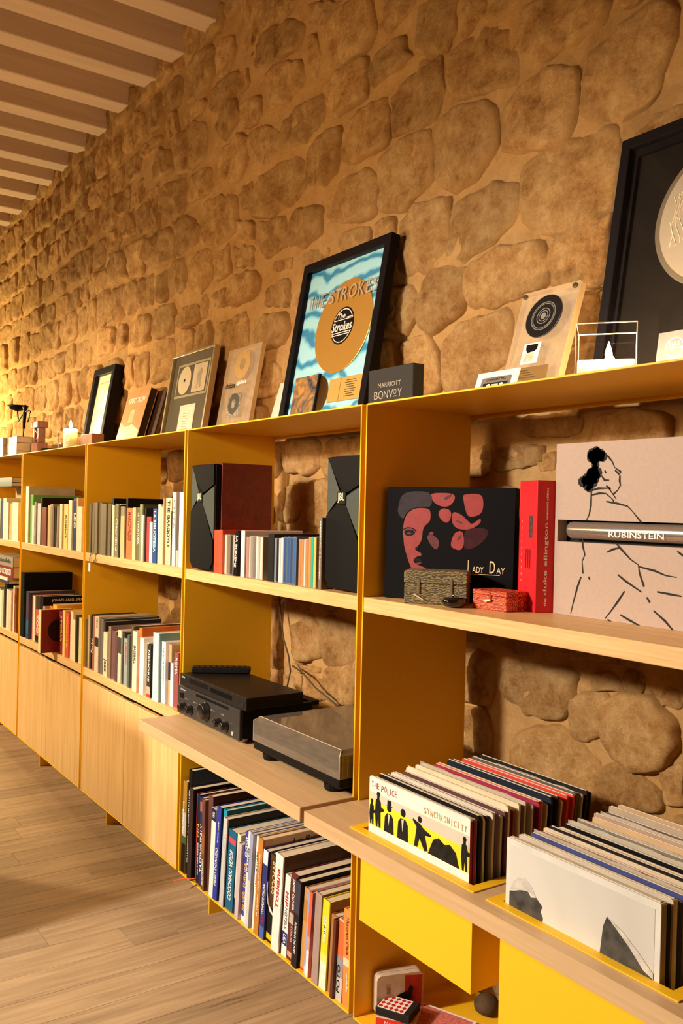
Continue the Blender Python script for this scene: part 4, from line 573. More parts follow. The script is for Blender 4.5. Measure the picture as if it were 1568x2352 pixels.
CDS = [(-0.7845, 0.0225, 0.134, (226, 84, 58), 'coral red box set', dict(clear=False, d=0.15, y=0.003)), (-0.7615, 0.0315, 0.135, (230, 88, 60), 'wider coral red box set', dict(clear=False, d=0.15, y=0.003)), (-0.7800, 0.0103, 0.120, (170, 160, 150), 'grey case'), (-0.7687, 0.0157, 0.120, (92, 84, 78), 'dark grey case'), (-0.7522, 0.0079, 0.118, (226, 220, 206), 'white case'), (-0.7437, 0.0059, 0.118, (44, 40, 40), 'thin black case'), (-0.7371, 0.0074, 0.119, (222, 214, 198), 'ivory case'), (-0.7289, 0.0147, 0.121, (216, 198, 168), 'cream case'), (-0.7127, 0.0187, 0.122, (128, 112, 92), 'grey-brown case'), (-0.6929, 0.0167, 0.122, (56, 44, 36), 'dark brown case'), (-0.6744, 0.0103, 0.122, (190, 176, 156), 'pale case'), (-0.6626, 0.0226, 0.136, (24, 22, 24), 'black bent digipak with white lettering', dict(clear=False, lean=0.10, y=0.010, lett='LA BOHEME')), (-0.6184, 0.0231, 0.137, (232, 226, 218), 'white box set with a large beige side', dict(clear=False, d=0.20, y=0.008)),
 (-0.5924, 0.0187, 0.120, (170, 126, 112), 'dusty pink case'), (-0.5727, 0.0059, 0.122, (222, 206, 180), 'thin cream case'), (-0.5661, 0.0157, 0.124, (150, 138, 124), 'clear glossy case'), (-0.5496, 0.0162, 0.124, (120, 110, 100), 'smoky glossy case'), (-0.5327, 0.0103, 0.124, (228, 220, 206), 'white glossy case'), (-0.5216, 0.0118, 0.123, (196, 176, 150), 'beige case'), (-0.5088, 0.0157, 0.123, (222, 210, 190), 'wide ivory case'), (-0.4612, 0.0324, 0.133, (38, 40, 38), 'wide black box set', dict(clear=False, d=0.21, y=0.010)), (-0.4278, 0.0118, 0.122, (120, 130, 140), 'steel grey case'), (-0.4152, 0.0108, 0.123, (34, 34, 38), 'black case'), (-0.4037, 0.0103, 0.123, (226, 222, 214), 'white topped case'), (-0.3926, 0.0123, 0.125, (228, 226, 220), 'white case by the blue set'), (-0.3787, 0.0187, 0.128, (52, 80, 124), 'blue case'), (-0.3592, 0.0147, 0.129, (58, 86, 130), 'blue case'), (-0.3438, 0.0147, 0.129, (50, 76, 118), 'blue case'), (-0.3284, 0.0157, 0.130, (66, 98, 142), 'blue case with pale edge'),
 (-0.3001, 0.0128, 0.124, (196, 126, 78), 'copper orange case'), (-0.2868, 0.0128, 0.124, (206, 130, 76), 'orange case'), (-0.2733, 0.0079, 0.126, (226, 216, 200), 'white thin case'), (-0.2645, 0.0123, 0.127, (200, 124, 74), 'rust orange case'), (-0.2514, 0.0118, 0.132, (222, 140, 76), 'orange card sleeve', dict(clear=False)), (-0.2389, 0.0113, 0.133, (40, 170, 150), 'turquoise card sleeve', dict(clear=False)), (-0.2269, 0.0118, 0.132, (216, 180, 96), 'mustard card sleeve', dict(clear=False))]
for i, e in enumerate(CDS): cd(i, *e[:5], **(e[5] if len(e) > 5 else {}))
t = thing('slim_case', 'tall thin grey case with tiny white lettering against right loudspeaker', 'case', (-0.2020, 0.012, ZM + 0.0003)); MB().bbox(0, 0.0130, 0, 0.12, 0, 0.184, 0.0008).obj('jewel_case', mat((120, 106, 92), 0.2, 0.1, name='grey_case'), t); text('CONCERTO DI CAPODANNO', (0.0065, -0.0006, 0.10), 0.15, 0.005, WINK, t, 'up', 'spine_lettering')
# ------------------------------------------------------------------ records in the bins
def rr_pts(w, h, r, k=2):
    P = []
    for cx, cz, a in ((w - r, r, -90), (w - r, h - r, 0), (r, h - r, 90), (r, r, 180)):
        for j in range(k + 1): t = math.radians(a + 90 * j / k); P.append((cx + r * math.cos(t), cz + r * math.sin(t)))
    return P
POLY = glass('plastic_outer_sleeve', (0.95, 0.92, 0.86), 1.5, 0.16, cloud=0.22, cloud_c=(0.9, 0.84, 0.74), boost=2.2)
def sleeve(label, x, y, c, th=0.004, lean=0.0, dz=0.0, h=0.313, plastic=False, spine=None, rc=0.002, yaw=0.0, group=None, edge=None):
    t = thing('record_sleeve', label, 'record', (x, y, 0.4975), (-lean, 0, yaw), group)
    MB().prism(rr_pts(0.315, h + dz, rc), 0, th).obj('cover', mat(c, 0.45, 0.10, name='sleeve_card', scale=14), t)
    MB().box(0.004, 0.311, th * 0.25, th * 0.75, h + dz, h + dz + 0.0012).obj('inner_sleeve', mat(edge or (206, 192, 168), 0.7, 0.1, name='inner_paper', scale=30), t)
    if spine: MB().box(0.3150, 0.3156, 0.0002, th - 0.0002, 0.004, h - 0.004).obj('spine', mat(spine, 0.4, 0.08, name='spine_card'), t)
    if plastic:
        rr = random.Random(int(abs(x * 1000 + y * 9000)))
        top = [(-0.003 + 0.321 * k / 12, h + dz + 0.0015 + 0.0035 * rr.random()) for k in range(13)]
        MB().prism([(0.318, 0.02), (-0.003, 0.02)][::-1] + top[::-1], -0.0012, -0.0006).obj('plastic_cover', POLY, t)
    return t
RG = 'record sleeves in the two bins'
RB1 = [((236, 228, 212), 0.006, False, (150, 30, 34), ''), ((150, 40, 42), 0.007, False, (140, 22, 28), 'dark red sleeve'), ((196, 160, 150), 0.004, False, None, 'dusty pink sleeve'), ((26, 22, 22), 0.007, False, None, 'black sleeve'), ((222, 208, 182), 0.005, False, None, 'cream sleeve'), ((60, 46, 42), 0.005, False, None, 'dark brown sleeve'), ((206, 196, 178), 0.005, False, None, 'ivory sleeve'), ((110, 90, 84), 0.005, False, None, 'grey-brown sleeve'), ((196, 184, 168), 0.005, False, None, 'pale grey sleeve'), ((92, 56, 60), 0.005, False, None, 'plum sleeve'), ((222, 204, 172), 0.005, False, None, 'cream paper sleeve with rounded corners'), ((130, 56, 50), 0.006, False, None, 'brick sleeve'), ((220, 200, 160), 0.005, False, None, 'sleeve with a red label and portraits'),
 ((70, 52, 46), 0.005, False, None, 'umber sleeve'), ((214, 190, 150), 0.005, True, None, 'sand sleeve in glossy plastic'), ((206, 180, 160), 0.005, True, None, 'blush sleeve in glossy plastic'), ((44, 32, 32), 0.005, False, None, 'near-black brown sleeve'), ((150, 40, 64), 0.006, False, (160, 40, 70), 'magenta edged sleeve'), ((206, 112, 60), 0.005, False, None, 'orange-topped sleeve'), ((196, 170, 130), 0.005, False, None, 'tan sleeve'), ((30, 36, 48), 0.006, False, None, 'wide navy-black sleeve leaning back'), ((60, 40, 40), 0.005, False, None, 'dark maroon sleeve'), ((220, 206, 180), 0.005, False, None, 'white cornered sleeve with black block'), ((196, 60, 48), 0.006, False, None, 'vivid red sleeve'), ((214, 76, 60), 0.005, False, None, 'scarlet sleeve taller than neighbours'), ((90, 78, 70), 0.005, False, None, 'taupe sleeve'), ((180, 164, 140), 0.006, True, None, 'greyish sleeve in loose clear plastic'), ((34, 28, 26), 0.006, False, None, 'black glossy sleeve'), ((26, 22, 24), 0.006, False, None, 'rearmost black sleeve')]
y = -0.098
for i, (c, th, pl, sp, desc) in enumerate(RB1):
    f = i / (len(RB1) - 1); lean = 0.004 + 0.13 * f ** 1.6
    lb = 'white sleeve with a yellow band of black figures, front of left bin' if i == 0 else f'{desc}, {ORD[i]} from the front in the left record bin'
    t = sleeve(lb, 0.185 + (0.0 if i == 0 else rnd.uniform(-0.004, 0.004)), y, c, th, lean, (0 if i == 0 else rnd.uniform(-0.009, 0.007)) + (0.004 if i in (23, 24, 26) else 0), plastic=pl, spine=sp, rc=0.009 if i in (3, 4, 7, 10, 17, 20, 25) else 0.002, yaw=0 if i == 0 else rnd.uniform(-0.006, 0.010), group=RG)
    if i == 0: FRONT1 = t
    if i == 12:
        MB().box(0.10, 0.17, -0.0006, 0, 0.290, 0.311).obj('label_print', mat((206, 70, 46), 0.5, name='red_label_print'), t)
        for q in (0.03, 0.06, 0.19, 0.22): MB().box(q, q + 0.02, -0.0006, 0, 0.285, 0.309).obj('portrait_print', mat((60, 48, 40), 0.5, 0.4, name='portrait_print', scale=120), t)
    y += th + (0.0016 if i < 3 else 0.0048 + 0.0022 * (i > 18))
RB2 = [((214, 208, 196), 0.013, False, (150, 136, 116), ''), ((24, 22, 22), 0.008, False, (20, 18, 18), 'thick black sleeve'), ((196, 180, 158), 0.005, False, None, 'beige edged sleeve'), ((216, 206, 186), 0.005, False, None, 'white sleeve'), ((90, 92, 120), 0.005, False, None, 'blue-grey sleeve'), ((66, 72, 124), 0.005, False, None, 'blue sleeve'), ((190, 150, 110), 0.005, True, None, 'tan sleeve in crinkled plastic'), ((150, 110, 84), 0.005, False, None, 'brown sleeve'), ((206, 184, 154), 0.005, False, None, 'cream sleeve'), ((40, 32, 30), 0.005, False, None, 'dark sleeve'), ((216, 192, 150), 0.006, True, None, 'thick sand sleeve with frayed plastic'), ((196, 172, 140), 0.005, False, None, 'buff sleeve'), ((18, 16, 16), 0.009, False, None, 'glossy black sleeve'), ((190, 180, 160), 0.005, True, None, 'silver-grey sleeve in plastic'), ((120, 108, 92), 0.005, False, None, 'grey-olive sleeve'), ((206, 190, 160), 0.005, True, None, 'pale sleeve with bright plastic'), ((84, 70, 60), 0.005, False, None, 'brown-black sleeve'), ((196, 160, 120), 0.005, False, None, 'amber sleeve'), ((170, 140, 120), 0.005, False, None, 'pinkish sleeve'), ((200, 180, 150), 0.005, True, None, 'straw sleeve in plastic'), ((96, 76, 70), 0.005, False, None, 'dusky sleeve'), ((170, 150, 126), 0.005, False, None, 'stone grey sleeve'), ((30, 28, 32), 0.007, False, None, 'tall black sleeve'), ((186, 150, 110), 0.006, False, None, 'rearmost tan sleeve')]
y = -0.102
for i, (c, th, pl, sp, desc) in enumerate(RB2):
    f = i / (len(RB2) - 1); lean = 0.006 + 0.10 * f ** 1.6
    lb = 'pale grey sleeve picturing two rocky peaks in mist, front of right bin' if i == 0 else f'{desc}, {ORD[i]} from the front in the right record bin'
    t = sleeve(lb, 0.5985 + (0 if i == 0 else rnd.uniform(-0.004, 0.006)), y, c, th, lean, 0 if i == 0 else rnd.uniform(-0.010, 0.002) + 0.010 * (i > 20), plastic=pl, spine=sp, yaw=0 if i == 0 else rnd.uniform(-0.006, 0.008), group=RG)
    if i == 0: FRONT2 = t
    y += th + (0.0022 if i < 3 else 0.0066)
# printed fronts
t = FRONT1; yy = -0.0005
YB = mat((232, 214, 50), 0.5, 0.10, scale=9, name='yellow_print'); PAPER_G = mat((206, 196, 176), 0.5, 0.06, scale=8, name='grey_print'); DKP = mat((34, 32, 28), 0.55, 0.4, scale=60, name='dark_figure_print')
H0 = 0.1935  # height of the bin rim on the sleeve
MB().box(0.002, 0.313, yy, 0, H0 + 0.018, H0 + 0.088).obj('yellow_band', YB, t)
MB().prism([(0.002, H0 + 0.074), (0.313, H0 + 0.062), (0.313, H0 + 0.088), (0.002, H0 + 0.088)], 2 * yy, yy).obj('grey_band', PAPER_G, t)
def blob(mb, pts, d0, d1): mb.prism(pts, d0, d1)
def figure(x, s=1.0, kind=0):
    mb = MB(); b = H0 + 0.020; X = lambda a: x + a * s; Z = lambda q: b + q * s
    if kind == 0:   # standing man, hat, arms
        mb.prism([(X(-.004), Z(0)), (X(0.000), Z(0)), (X(.002), Z(.024)), (X(.005), Z(0)), (X(.010), Z(0)), (X(.009), Z(.030)), (X(.019), Z(.034)), (X(.019), Z(.038)), (X(.010), Z(.040)), (X(.009), Z(.050)), (X(.005), Z(.053)), (X(.005), Z(.058)), (X(-.002), Z(.058)), (X(-.002), Z(.053)), (X(-.006), Z(.050)), (X(-.008), Z(.026))], 3 * yy, 2 * yy)
        mb.lathe([(.005 * s, 0), (.005 * s, yy)], (X(.0015), 2 * yy, Z(.062)), 12, 'y')
    elif kind == 1: # bust in jacket
        mb.prism([(X(-.014), Z(-.001)), (X(.014), Z(-.001)), (X(.012), Z(.026)), (X(.006), Z(.033)), (X(-.006), Z(.033)), (X(-.012), Z(.026))], 3 * yy, 2 * yy); mb.lathe([(.0065 * s, 0), (.0065 * s, yy)], (X(0), 2 * yy, Z(.043)), 14, 'y')
    elif kind == 2: # group
        mb.prism([(X(-.038), Z(-.001)), (X(.034), Z(-.001)), (X(.026), Z(.020)), (X(.012), Z(.028)), (X(0), Z(.024)), (X(-.014), Z(.030)), (X(-.026), Z(.024))], 3 * yy, 2 * yy)
    else:           # leaning figure with raised arm
        mb.prism([(X(-.018), Z(0)), (X(-.010), Z(0)), (X(-.004), Z(.018)), (X(.010), Z(-.001)), (X(.018), Z(.002)), (X(.010), Z(.026)), (X(.026), Z(.028)), (X(.026), Z(.031)), (X(.006), Z(.036)), (X(-.004), Z(.042)), (X(-.022), Z(.046)), (X(-.023), Z(.043)), (X(-.012), Z(.034))], 3 * yy, 2 * yy); mb.lathe([(.0055 * s, 0), (.0055 * s, yy)], (X(-.004), 2 * yy, Z(.049)), 12, 'y')
    mb.obj('figure_print', DKP, t)
figure(0.010, 0.80, 0); figure(0.032, 1.10, 0); figure(0.072, 1.15, 1); figure(0.118, 1.25, 1); figure(0.176, 1.15, 3); figure(0.246, 1.25, 2); figure(0.301, 0.95, 0)
for fx, k_ in ((0.072, 1.15), (0.118, 1.25)): MB().prism([(fx - 0.003 * k_, H0 + 0.020 + 0.032 * k_), (fx + 0.003 * k_, H0 + 0.020 + 0.032 * k_), (fx, H0 + 0.020 + 0.012 * k_)], 4 * yy, 3 * yy).obj('shirt_print', PAPER_G, t)
MB().prism([(0.066, H0 + 0.020 + 0.056), (0.079, H0 + 0.020 + 0.056), (0.0785, H0 + 0.020 + 0.066), (0.0665, H0 + 0.020 + 0.066)], 4 * yy, 3 * yy).box(0.063, 0.082, 4 * yy, 3 * yy, H0 + 0.074, H0 + 0.0755).obj('hat_print', DKP, t)
MAR = mat((150, 44, 36), 0.5, bump=0, name='brick_red_ink'); OCH = mat((176, 136, 40), 0.5, bump=0, name='mustard_ink')
for k, (s_, xx, dz_, tl) in enumerate((('T', .012, 0, 0), ('H', .022, -.001, 0), ('E', .031, 0, 0), ('P', .046, -.002, .1), ('O', .057, 0, 0), ('L', .067, -.003, 0), ('I', .074, 0, 0), ('C', .082, -.001, 0), ('E', .092, 0, 0))):
    text(s_, (xx, yy, H0 + 0.1045 + dz_), 0.0072 if s_ != 'I' else 0.0015, 0.0125, MAR, t, 'h', slant=tl)
for k, s_ in enumerate('SYNCHRONICITY'): text(s_, (0.186 + k * 0.0098, yy, H0 + 0.0985 + 0.0012 * math.sin(k * 2.1)), 0.0068 if s_ != 'I' else 0.0015, 0.0120, OCH, t, 'h')
t = FRONT2
MB().box(0.010, 0.305, yy, 0, 0.01, 0.302).obj('misty_photograph', swirl_mat('mist_print', (186, 180, 168), (208, 202, 190), (222, 216, 204), 2.2, 1, wave=False), t)
RKM = mat((70, 66, 60), 0.6, 0.55, scale=45, name='rock_print'); RKL = mat((196, 188, 176), 0.6, 0.2, scale=60, name='pale_rock_print')
MB().prism([(0.010, 0.18), (0.085, 0.18), (0.088, 0.204), (0.082, 0.212), (0.086, 0.222), (0.072, 0.232), (0.060, 0.228), (0.052, 0.236), (0.036, 0.232), (0.022, 0.226), (0.010, 0.222)], 2 * yy, yy).obj('rock_print', RKM, t)
MB().prism([(0.012, 0.226), (0.03, 0.230), (0.056, 0.236), (0.072, 0.232), (0.062, 0.246), (0.046, 0.256), (0.030, 0.252), (0.018, 0.240)], 2 * yy, yy).obj('rock_print', RKL, t)
MB().prism([(0.205, 0.18), (0.305, 0.18), (0.305, 0.198), (0.288, 0.204), (0.262, 0.228), (0.238, 0.246), (0.219, 0.258), (0.212, 0.240)], 2 * yy, yy).obj('rock_print', RKM, t)
MB().prism([(0.219, 0.258), (0.226, 0.254), (0.262, 0.228), (0.288, 0.204), (0.305, 0.198), (0.305, 0.206), (0.280, 0.226), (0.250, 0.246)], 3 * yy, 2 * yy).obj('rock_print', RKL, t)

# ------------------------------------------------------------------ loudspeakers
GRL = mat((70, 74, 66), 0.75, 0.15, scale=400, bump=0.1, name='grey_green_grille_cloth'); CAB = wood((104, 34, 30), (134, 48, 40), (3, 30, 30), rough=0.35, name='mahogany_veneer')
def speaker(x, y, label):
    s = thing('loudspeaker', label, 'loudspeaker', (x, y, ZM + 0.0003), group='pair of loudspeakers'); W, H, Dp = 0.166, 0.343, 0.205
    MB().bbox(0, W, 0.024, Dp, 0, H, 0.002).obj('cabinet', CAB, s)
    g = MB().bbox(0.001, W - 0.001, 0.002, 0.024, 0.006, H - 0.004, 0.004).obj('grille', BLACK_M, s)
    b = H * 0.695; c = W * 0.42; r = W - 0.002; top = H - 0.006
    cx = W * 0.46
    MB().add([(0.002, 0, top), (cx - 0.006, -0.006, b + 0.004), (0.002, 0, H * 0.565), (0.002, 0.004, top), (cx - 0.006, 0.004, b + 0.004), (0.002, 0.004, H * 0.565)], [(0, 1, 2), (3, 5, 4), (0, 3, 4, 1), (1, 4, 5, 2), (2, 5, 3, 0)]).obj('grille_facet', GRL, s)
    MB().add([(cx + 0.006, -0.006, b - 0.004), (r, 0, H * 0.785), (r, 0, H * 0.30), (cx + 0.006, 0.004, b - 0.004), (r, 0.004, H * 0.785), (r, 0.004, H * 0.30)], [(0, 1, 2), (3, 5, 4), (0, 3, 4, 1), (1, 4, 5, 2), (2, 5, 3, 0)]).obj('grille_facet', GRL, s)
    MB().prism([(0.004, top), (r, top), (r, H * 0.80), (cx + 0.004, b + 0.005), (cx - 0.003, b + 0.007)], -0.003, 0.004).obj('grille_facet', BLACK_M, s)
    MB().prism([(0.002, H * 0.55), (cx - 0.004, b - 0.006), (cx + 0.004, b - 0.008), (r, H * 0.28), (r, 0.03), (r - 0.02, 0.008), (0.02, 0.008), (0.002, 0.03)], -0.003, 0.004).obj('grille_facet', BLACK_M, s)
    bd = MB().bbox(cx - 0.018, cx + 0.018, -0.0085, -0.004, b - 0.020, b + 0.012, 0.001).obj('badge', mat((34, 32, 30), 0.4, name='badge_black'), s)
    text('JBL', (cx, -0.0092, b - 0.004), 0.030, 0.025, mat((226, 216, 180), 0.35, name='badge_ivory'), bd, 'h', 'badge_lettering', bold=0.015)
    for fx in (0.02, W - 0.02): MB().box(fx - 0.008, fx + 0.008, 0.03, 0.05, -0.0002, 0.0).obj('foot', BLACK, s)
speaker(-0.951, 0.001, 'black grilled loudspeaker at left end of shelf, red-brown side showing')
speaker(-0.1828, 0.021, 'black grilled loudspeaker at right end beside the metal divider')

# ------------------------------------------------------------------ amplifier, disc player, remote, turntable, cables
Zw1 = ZW + 0.0022; DG = mat((46, 44, 43), 0.4, 0.1, name='dark_grey_metal'); DGF = mat((58, 54, 51), 0.38, 0.06, stretch=(1, 40, 200), name='brushed_dark_panel')
a = thing('amplifier', 'dark grey stereo amplifier with five round knobs on worktop', 'amplifier', (-0.981, -0.020, Zw1))
MB().bbox(0.006, 0.424, 0.012, 0.255, 0.014, 0.098, 0.002).obj('case', BLACK, a)
fp = MB().bbox(0, 0.430, 0, 0.012, 0.012, 0.102, 0.0015).obj('front_panel', DGF, a)
for fx in (0.03, 0.40):
    for fy in (0.03, 0.22): MB().lathe([(0.016, 0), (0.017, 0.012), (0.014, 0.014)], (fx, fy, 0), 18).obj('foot', mat((150, 140, 122), 0.3, 0.1, 1.0, name='foot_metal'), a)
for kx, kz, kr in ((0.058, 0.040, 0.0125), (0.108, 0.040, 0.0125), (0.215, 0.056, 0.026), (0.305, 0.040, 0.0125), (0.352, 0.040, 0.0125)):
    MB().lathe([(kr * 1.08, 0), (kr * 1.08, -0.003), (kr, -0.004), (kr * 0.94, -0.020), (kr * 0.84, -0.022), (kr * 0.3, -0.0215)], (kx, 0, kz), 28, 'y').obj('knob', mat((24, 23, 23), 0.25, 0.05, name='gloss_knob'), a, True)
MB().bbox(0.022, 0.046, -0.003, 0, 0.064, 0.082, 0.001).obj('power_button', BLACK, a)
MB().lathe([(0.006, 0), (0.006, -0.003), (0.003, -0.003)], (0.392, 0, 0.026), 14, 'y').obj('headphone_socket', SILVER, a)
MB().box(0.14, 0.36, -0.0006, 0, 0.088, 0.0965).obj('display_strip', mat((14, 22, 24), 0.15, name='display_glass'), a)
text('Pioneer', (0.045, -0.0008, 0.0925), 0.036, 0.006, WINK, fp, 'h', 'panel_lettering')
for q in range(5): MB().box(0.06 + q * 0.062, 0.085 + q * 0.062, -0.0006, 0, 0.066, 0.0675).obj('panel_marking', mat((150, 144, 134), 0.5, bump=0, name='pale_print'), a)
MB().box(0.02, 0.41, 0.19, 0.285, 0.084, 0.098).obj('rear_cover', BLACK, a)
c = thing('disc_player', 'slim black disc player lying on top of the amplifier', 'disc player', (-0.958, -0.022, Zw1 + 0.1025))
MB().bbox(0.002, 0.446, 0.010, 0.192, 0.006, 0.040, 0.0015).obj('case', mat((34, 29, 25), 0.35, 0.1, name='black_case'), c); fp = MB().bbox(0, 0.448, 0, 0.010, 0.004, 0.041, 0.001).obj('front_panel', mat((40, 36, 33), 0.3, 0.1, name='gloss_panel'), c)
MB().box(0.07, 0.20, -0.0008, 0, 0.020, 0.034).obj('disc_tray', BLACK, c); MB().box(0.22, 0.36, -0.0008, 0, 0.018, 0.032).obj('display_strip', mat((14, 18, 20), 0.15, name='display_glass2'), c); MB().lathe([(0.006, 0), (0.006, -0.002), (0.004, -0.002)], (0.43, 0, 0.018), 14, 'y').obj('power_button', DG, c)
text('SONY', (0.026, -0.0009, 0.031), 0.026, 0.006, WINK, fp, 'h', 'panel_lettering')
for fx in (0.04, 0.41): MB().box(fx - 0.012, fx + 0.012, 0.02, 0.17, -0.0002, 0.006).obj('foot', BLACK, c)
r = thing('remote_control', 'black remote control lying on the disc player', 'remote', (-0.895, 0.094, Zw1 + 0.1440), (0, 0, math.radians(58)))
MB().bbox(-0.095, 0.095, -0.023, 0.023, 0, 0.019, 0.004).obj('body', mat((26, 24, 24), 0.4, name='remote_plastic'), r)
for i_ in range(9):
    for j_ in range(3): MB().bbox(-0.085 + i_ * 0.019, -0.073 + i_ * 0.019, -0.017 + j_ * 0.012, -0.009 + j_ * 0.012, 0.019, 0.0215, 0.001).obj('button', DG, r)
tt = thing('turntable', 'record turntable under a smoky clear lid on worktop', 'turntable', (-0.446, -0.032, Zw1))
MB().bbox(0, 0.423, 0, 0.335, 0.018, 0.041, 0.003).obj('plinth', BLACK, tt)
for fx in (0.06, 0.363):
    for fy in (0.026, 0.30): MB().lathe([(0.022, 0), (0.025, 0.006), (0.026, 0.018)], (fx, fy, 0), 18).obj('foot', BLACK, tt)
MB().lathe([(0.150, 0), (0.152, 0.004), (0.152, 0.014), (0.148, 0.016)], (0.175, 0.168, 0.041), 48).obj('platter', mat((40, 38, 38), 0.5, name='rubber_mat'), tt)
MB().tube([(0.355, 0.27, 0.075), (0.36, 0.20, 0.076), (0.35, 0.11, 0.072), (0.325, 0.075, 0.066)], 0.004, 8).lathe([(0.020, 0), (0.020, 0.03)], (0.355, 0.27, 0.041), 18).obj('tonearm', SILVER, tt)
L = glass('smoked_acrylic', (0.60, 0.55, 0.48), 1.49, 0.05, cloud=0.22, cloud_c=(0.52, 0.42, 0.32), boost=1.3)
lid = MB()
z0, z1, zc = 0.041, 0.108, 0.014
o_ = [(0, 0), (0.423, 0), (0.423, 0.335), (0, 0.335)]; i_ = [(zc, zc), (0.423 - zc, zc), (0.423 - zc, 0.335 - zc), (zc, 0.335 - zc)]
lid.add([(a_, b_, z0) for a_, b_ in o_] + [(a_, b_, z1 - zc * 0.8) for a_, b_ in o_] + [(a_, b_, z1) for a_, b_ in i_], [(0, 1, 5, 4), (1, 2, 6, 5), (2, 3, 7, 6), (3, 0, 4, 7), (4, 5, 9, 8), (5, 6, 10, 9), (6, 7, 11, 10), (7, 4, 8, 11), (8, 9, 10, 11)])
lo = lid.obj('dust_cover', L, tt); sm = lo.modifiers.new('wall_thickness', 'SOLIDIFY'); sm.thickness = 0.003
MB().tube([(0.0, 0.0, z0), (0, 0, z1 - zc * 0.8), (zc, zc, z1)], 0.0012, 6).tube([(0.423, 0, z0), (0.423, 0, z1 - zc * 0.8), (0.423 - zc, zc, z1)], 0.0012, 6).tube([(zc, zc, z1), (0.423 - zc, zc, z1)], 0.001, 6).obj('cover_edge', mat((190, 170, 146), 0.2, 0.05, name='edge_gloss'), tt)
CBL = mat((78, 64, 48), 0.6, name='cable_grey_brown')
tag(MB().tube([(-0.99, 0.345, 1.30), (-0.978, 0.352, 1.13), (-0.962, 0.352, 1.02), (-0.935, 0.350, 0.93), (-0.89, 0.345, 0.875), (-0.85, 0.330, 0.83), (-0.82, 0.29, 0.74), (-0.80, 0.27, 0.70)], 0.0028, 8).obj('cable', CBL, smooth=True), 'thin brown cable hanging down the stones behind the amplifier', 'cable')
tag(MB().tube([(-0.86, 0.345, 0.845), (-0.78, 0.335, 0.835), (-0.70, 0.335, 0.80), (-0.60, 0.338, 0.772), (-0.50, 0.338, 0.742), (-0.42, 0.335, 0.712)], 0.003, 8).obj('cable', CBL, smooth=True), 'second cable running right behind the turntable lid', 'cable')

# ------------------------------------------------------------------ things on the right-hand middle shelf
b = thing('boxed_set', 'black boxed set with a red-tinted portrait leaning behind brocade boxes', 'box set', (0.0365, 0.043, ZM + 0.001), (math.radians(-2.5), 0, math.radians(30)))
MB().bbox(0, 0.310, 0, 0.034, 0, 0.262, 0.001).obj('box', mat((10, 7, 9), 0.7, name='black_print'), b)
yy = -0.0005; RP = mat((150, 52, 50), 0.5, 0.14, scale=60, name='red_tint_print'); RPD = mat((92, 34, 36), 0.5, 0.3, scale=40, name='dim_red_print'); DP = mat((24, 18, 20), 0.5, name='shadow_print'); GP = mat((56, 48, 52), 0.5, 0.2, name='grey_hair_print')
def smooth_poly(P, k=2):
    for _ in range(k): P = [p for i in range(len(P)) for p in ((P[i - 1][0] * .25 + P[i][0] * .75, P[i - 1][1] * .25 + P[i][1] * .75), (P[i][0] * .75 + P[(i + 1) % len(P)][0] * .25, P[i][1] * .75 + P[(i + 1) % len(P)][1] * .25))]
    return P
def pr(pts, m, lv, nm='portrait_print', par=None):
    pts = smooth_poly(pts); MB().prism([(x_ * 0.310, z_ * 0.262) for x_, z_ in pts], yy * (lv + 1), yy * lv).obj(nm, m, par or b)
CP = lambda t_: [((x_ - 10) / 1137, 1 - (y_ - 345) / 970) for x_, y_ in t_]
pr(CP([(115, 520), (130, 440), (180, 390), (300, 380), (400, 390), (430, 450), (410, 520), (330, 518), (240, 530), (190, 570), (168, 630), (130, 600), (110, 560)]), GP, 0)
pr(CP([(720, 700), (850, 680), (940, 700), (900, 780), (820, 850), (720, 880), (715, 780)]), mat((58, 24, 28), 0.6, 0.3, scale=40, name='halo_print'), 0)
pr(CP([(235, 545), (300, 525), (395, 530), (415, 565), (412, 640), (380, 665), (348, 705), (345, 780), (330, 830), (302, 862), (278, 880), (300, 900), (340, 915), (346, 938), (318, 942), (284, 960), (270, 985), (290, 1010), (330, 1025), (390, 1042), (400, 1066), (268, 1068), (240, 1020), (205, 930), (180, 850), (175, 790), (164, 740), (168, 690), (175, 640), (195, 585)]), RP, 0)
pr(CP([(385, 765), (430, 745), (500, 800), (496, 860), (470, 885), (430, 850), (400, 805)]), RPD, 0); pr(CP([(395, 760), (420, 725), (450, 735), (440, 755)]), mat((120, 44, 44), 0.5, name='eye_light_print'), 0)
pr(CP([(172, 738), (200, 716), (250, 714), (286, 742), (250, 768), (200, 774)]), DP, 1); pr(CP([(168, 712), (200, 694), (262, 700), (294, 730), (284, 735), (255, 709), (204, 704), (172, 722)]), DP, 1); pr(CP([(196, 752), (225, 738), (255, 750), (225, 760)]), RPD, 2)
pr(CP([(272, 984), (292, 958), (322, 962), (362, 984), (326, 990)]), DP, 1); pr(CP([(280, 1004), (320, 998), (352, 992), (338, 1016), (300, 1016)]), RPD, 1); pr(CP([(282, 874), (304, 858), (322, 872), (304, 888)]), DP, 1)
for pts in ([(405, 420), (420, 395), (600, 393), (632, 430), (600, 490), (560, 512), (500, 510), (440, 480)], [(690, 400), (855, 395), (876, 470), (866, 560), (800, 592), (742, 592), (715, 520), (700, 450)], [(480, 560), (520, 520), (592, 540), (600, 600), (570, 652), (530, 642), (490, 600)], [(604, 548), (680, 570), (740, 622), (780, 662), (850, 600), (862, 632), (820, 672), (760, 702), (690, 702), (640, 690), (602, 640)], [(640, 722), (700, 712), (716, 770), (720, 830), (690, 882), (640, 870), (600, 850), (610, 780)]): pr(CP(pts), RP, 0)
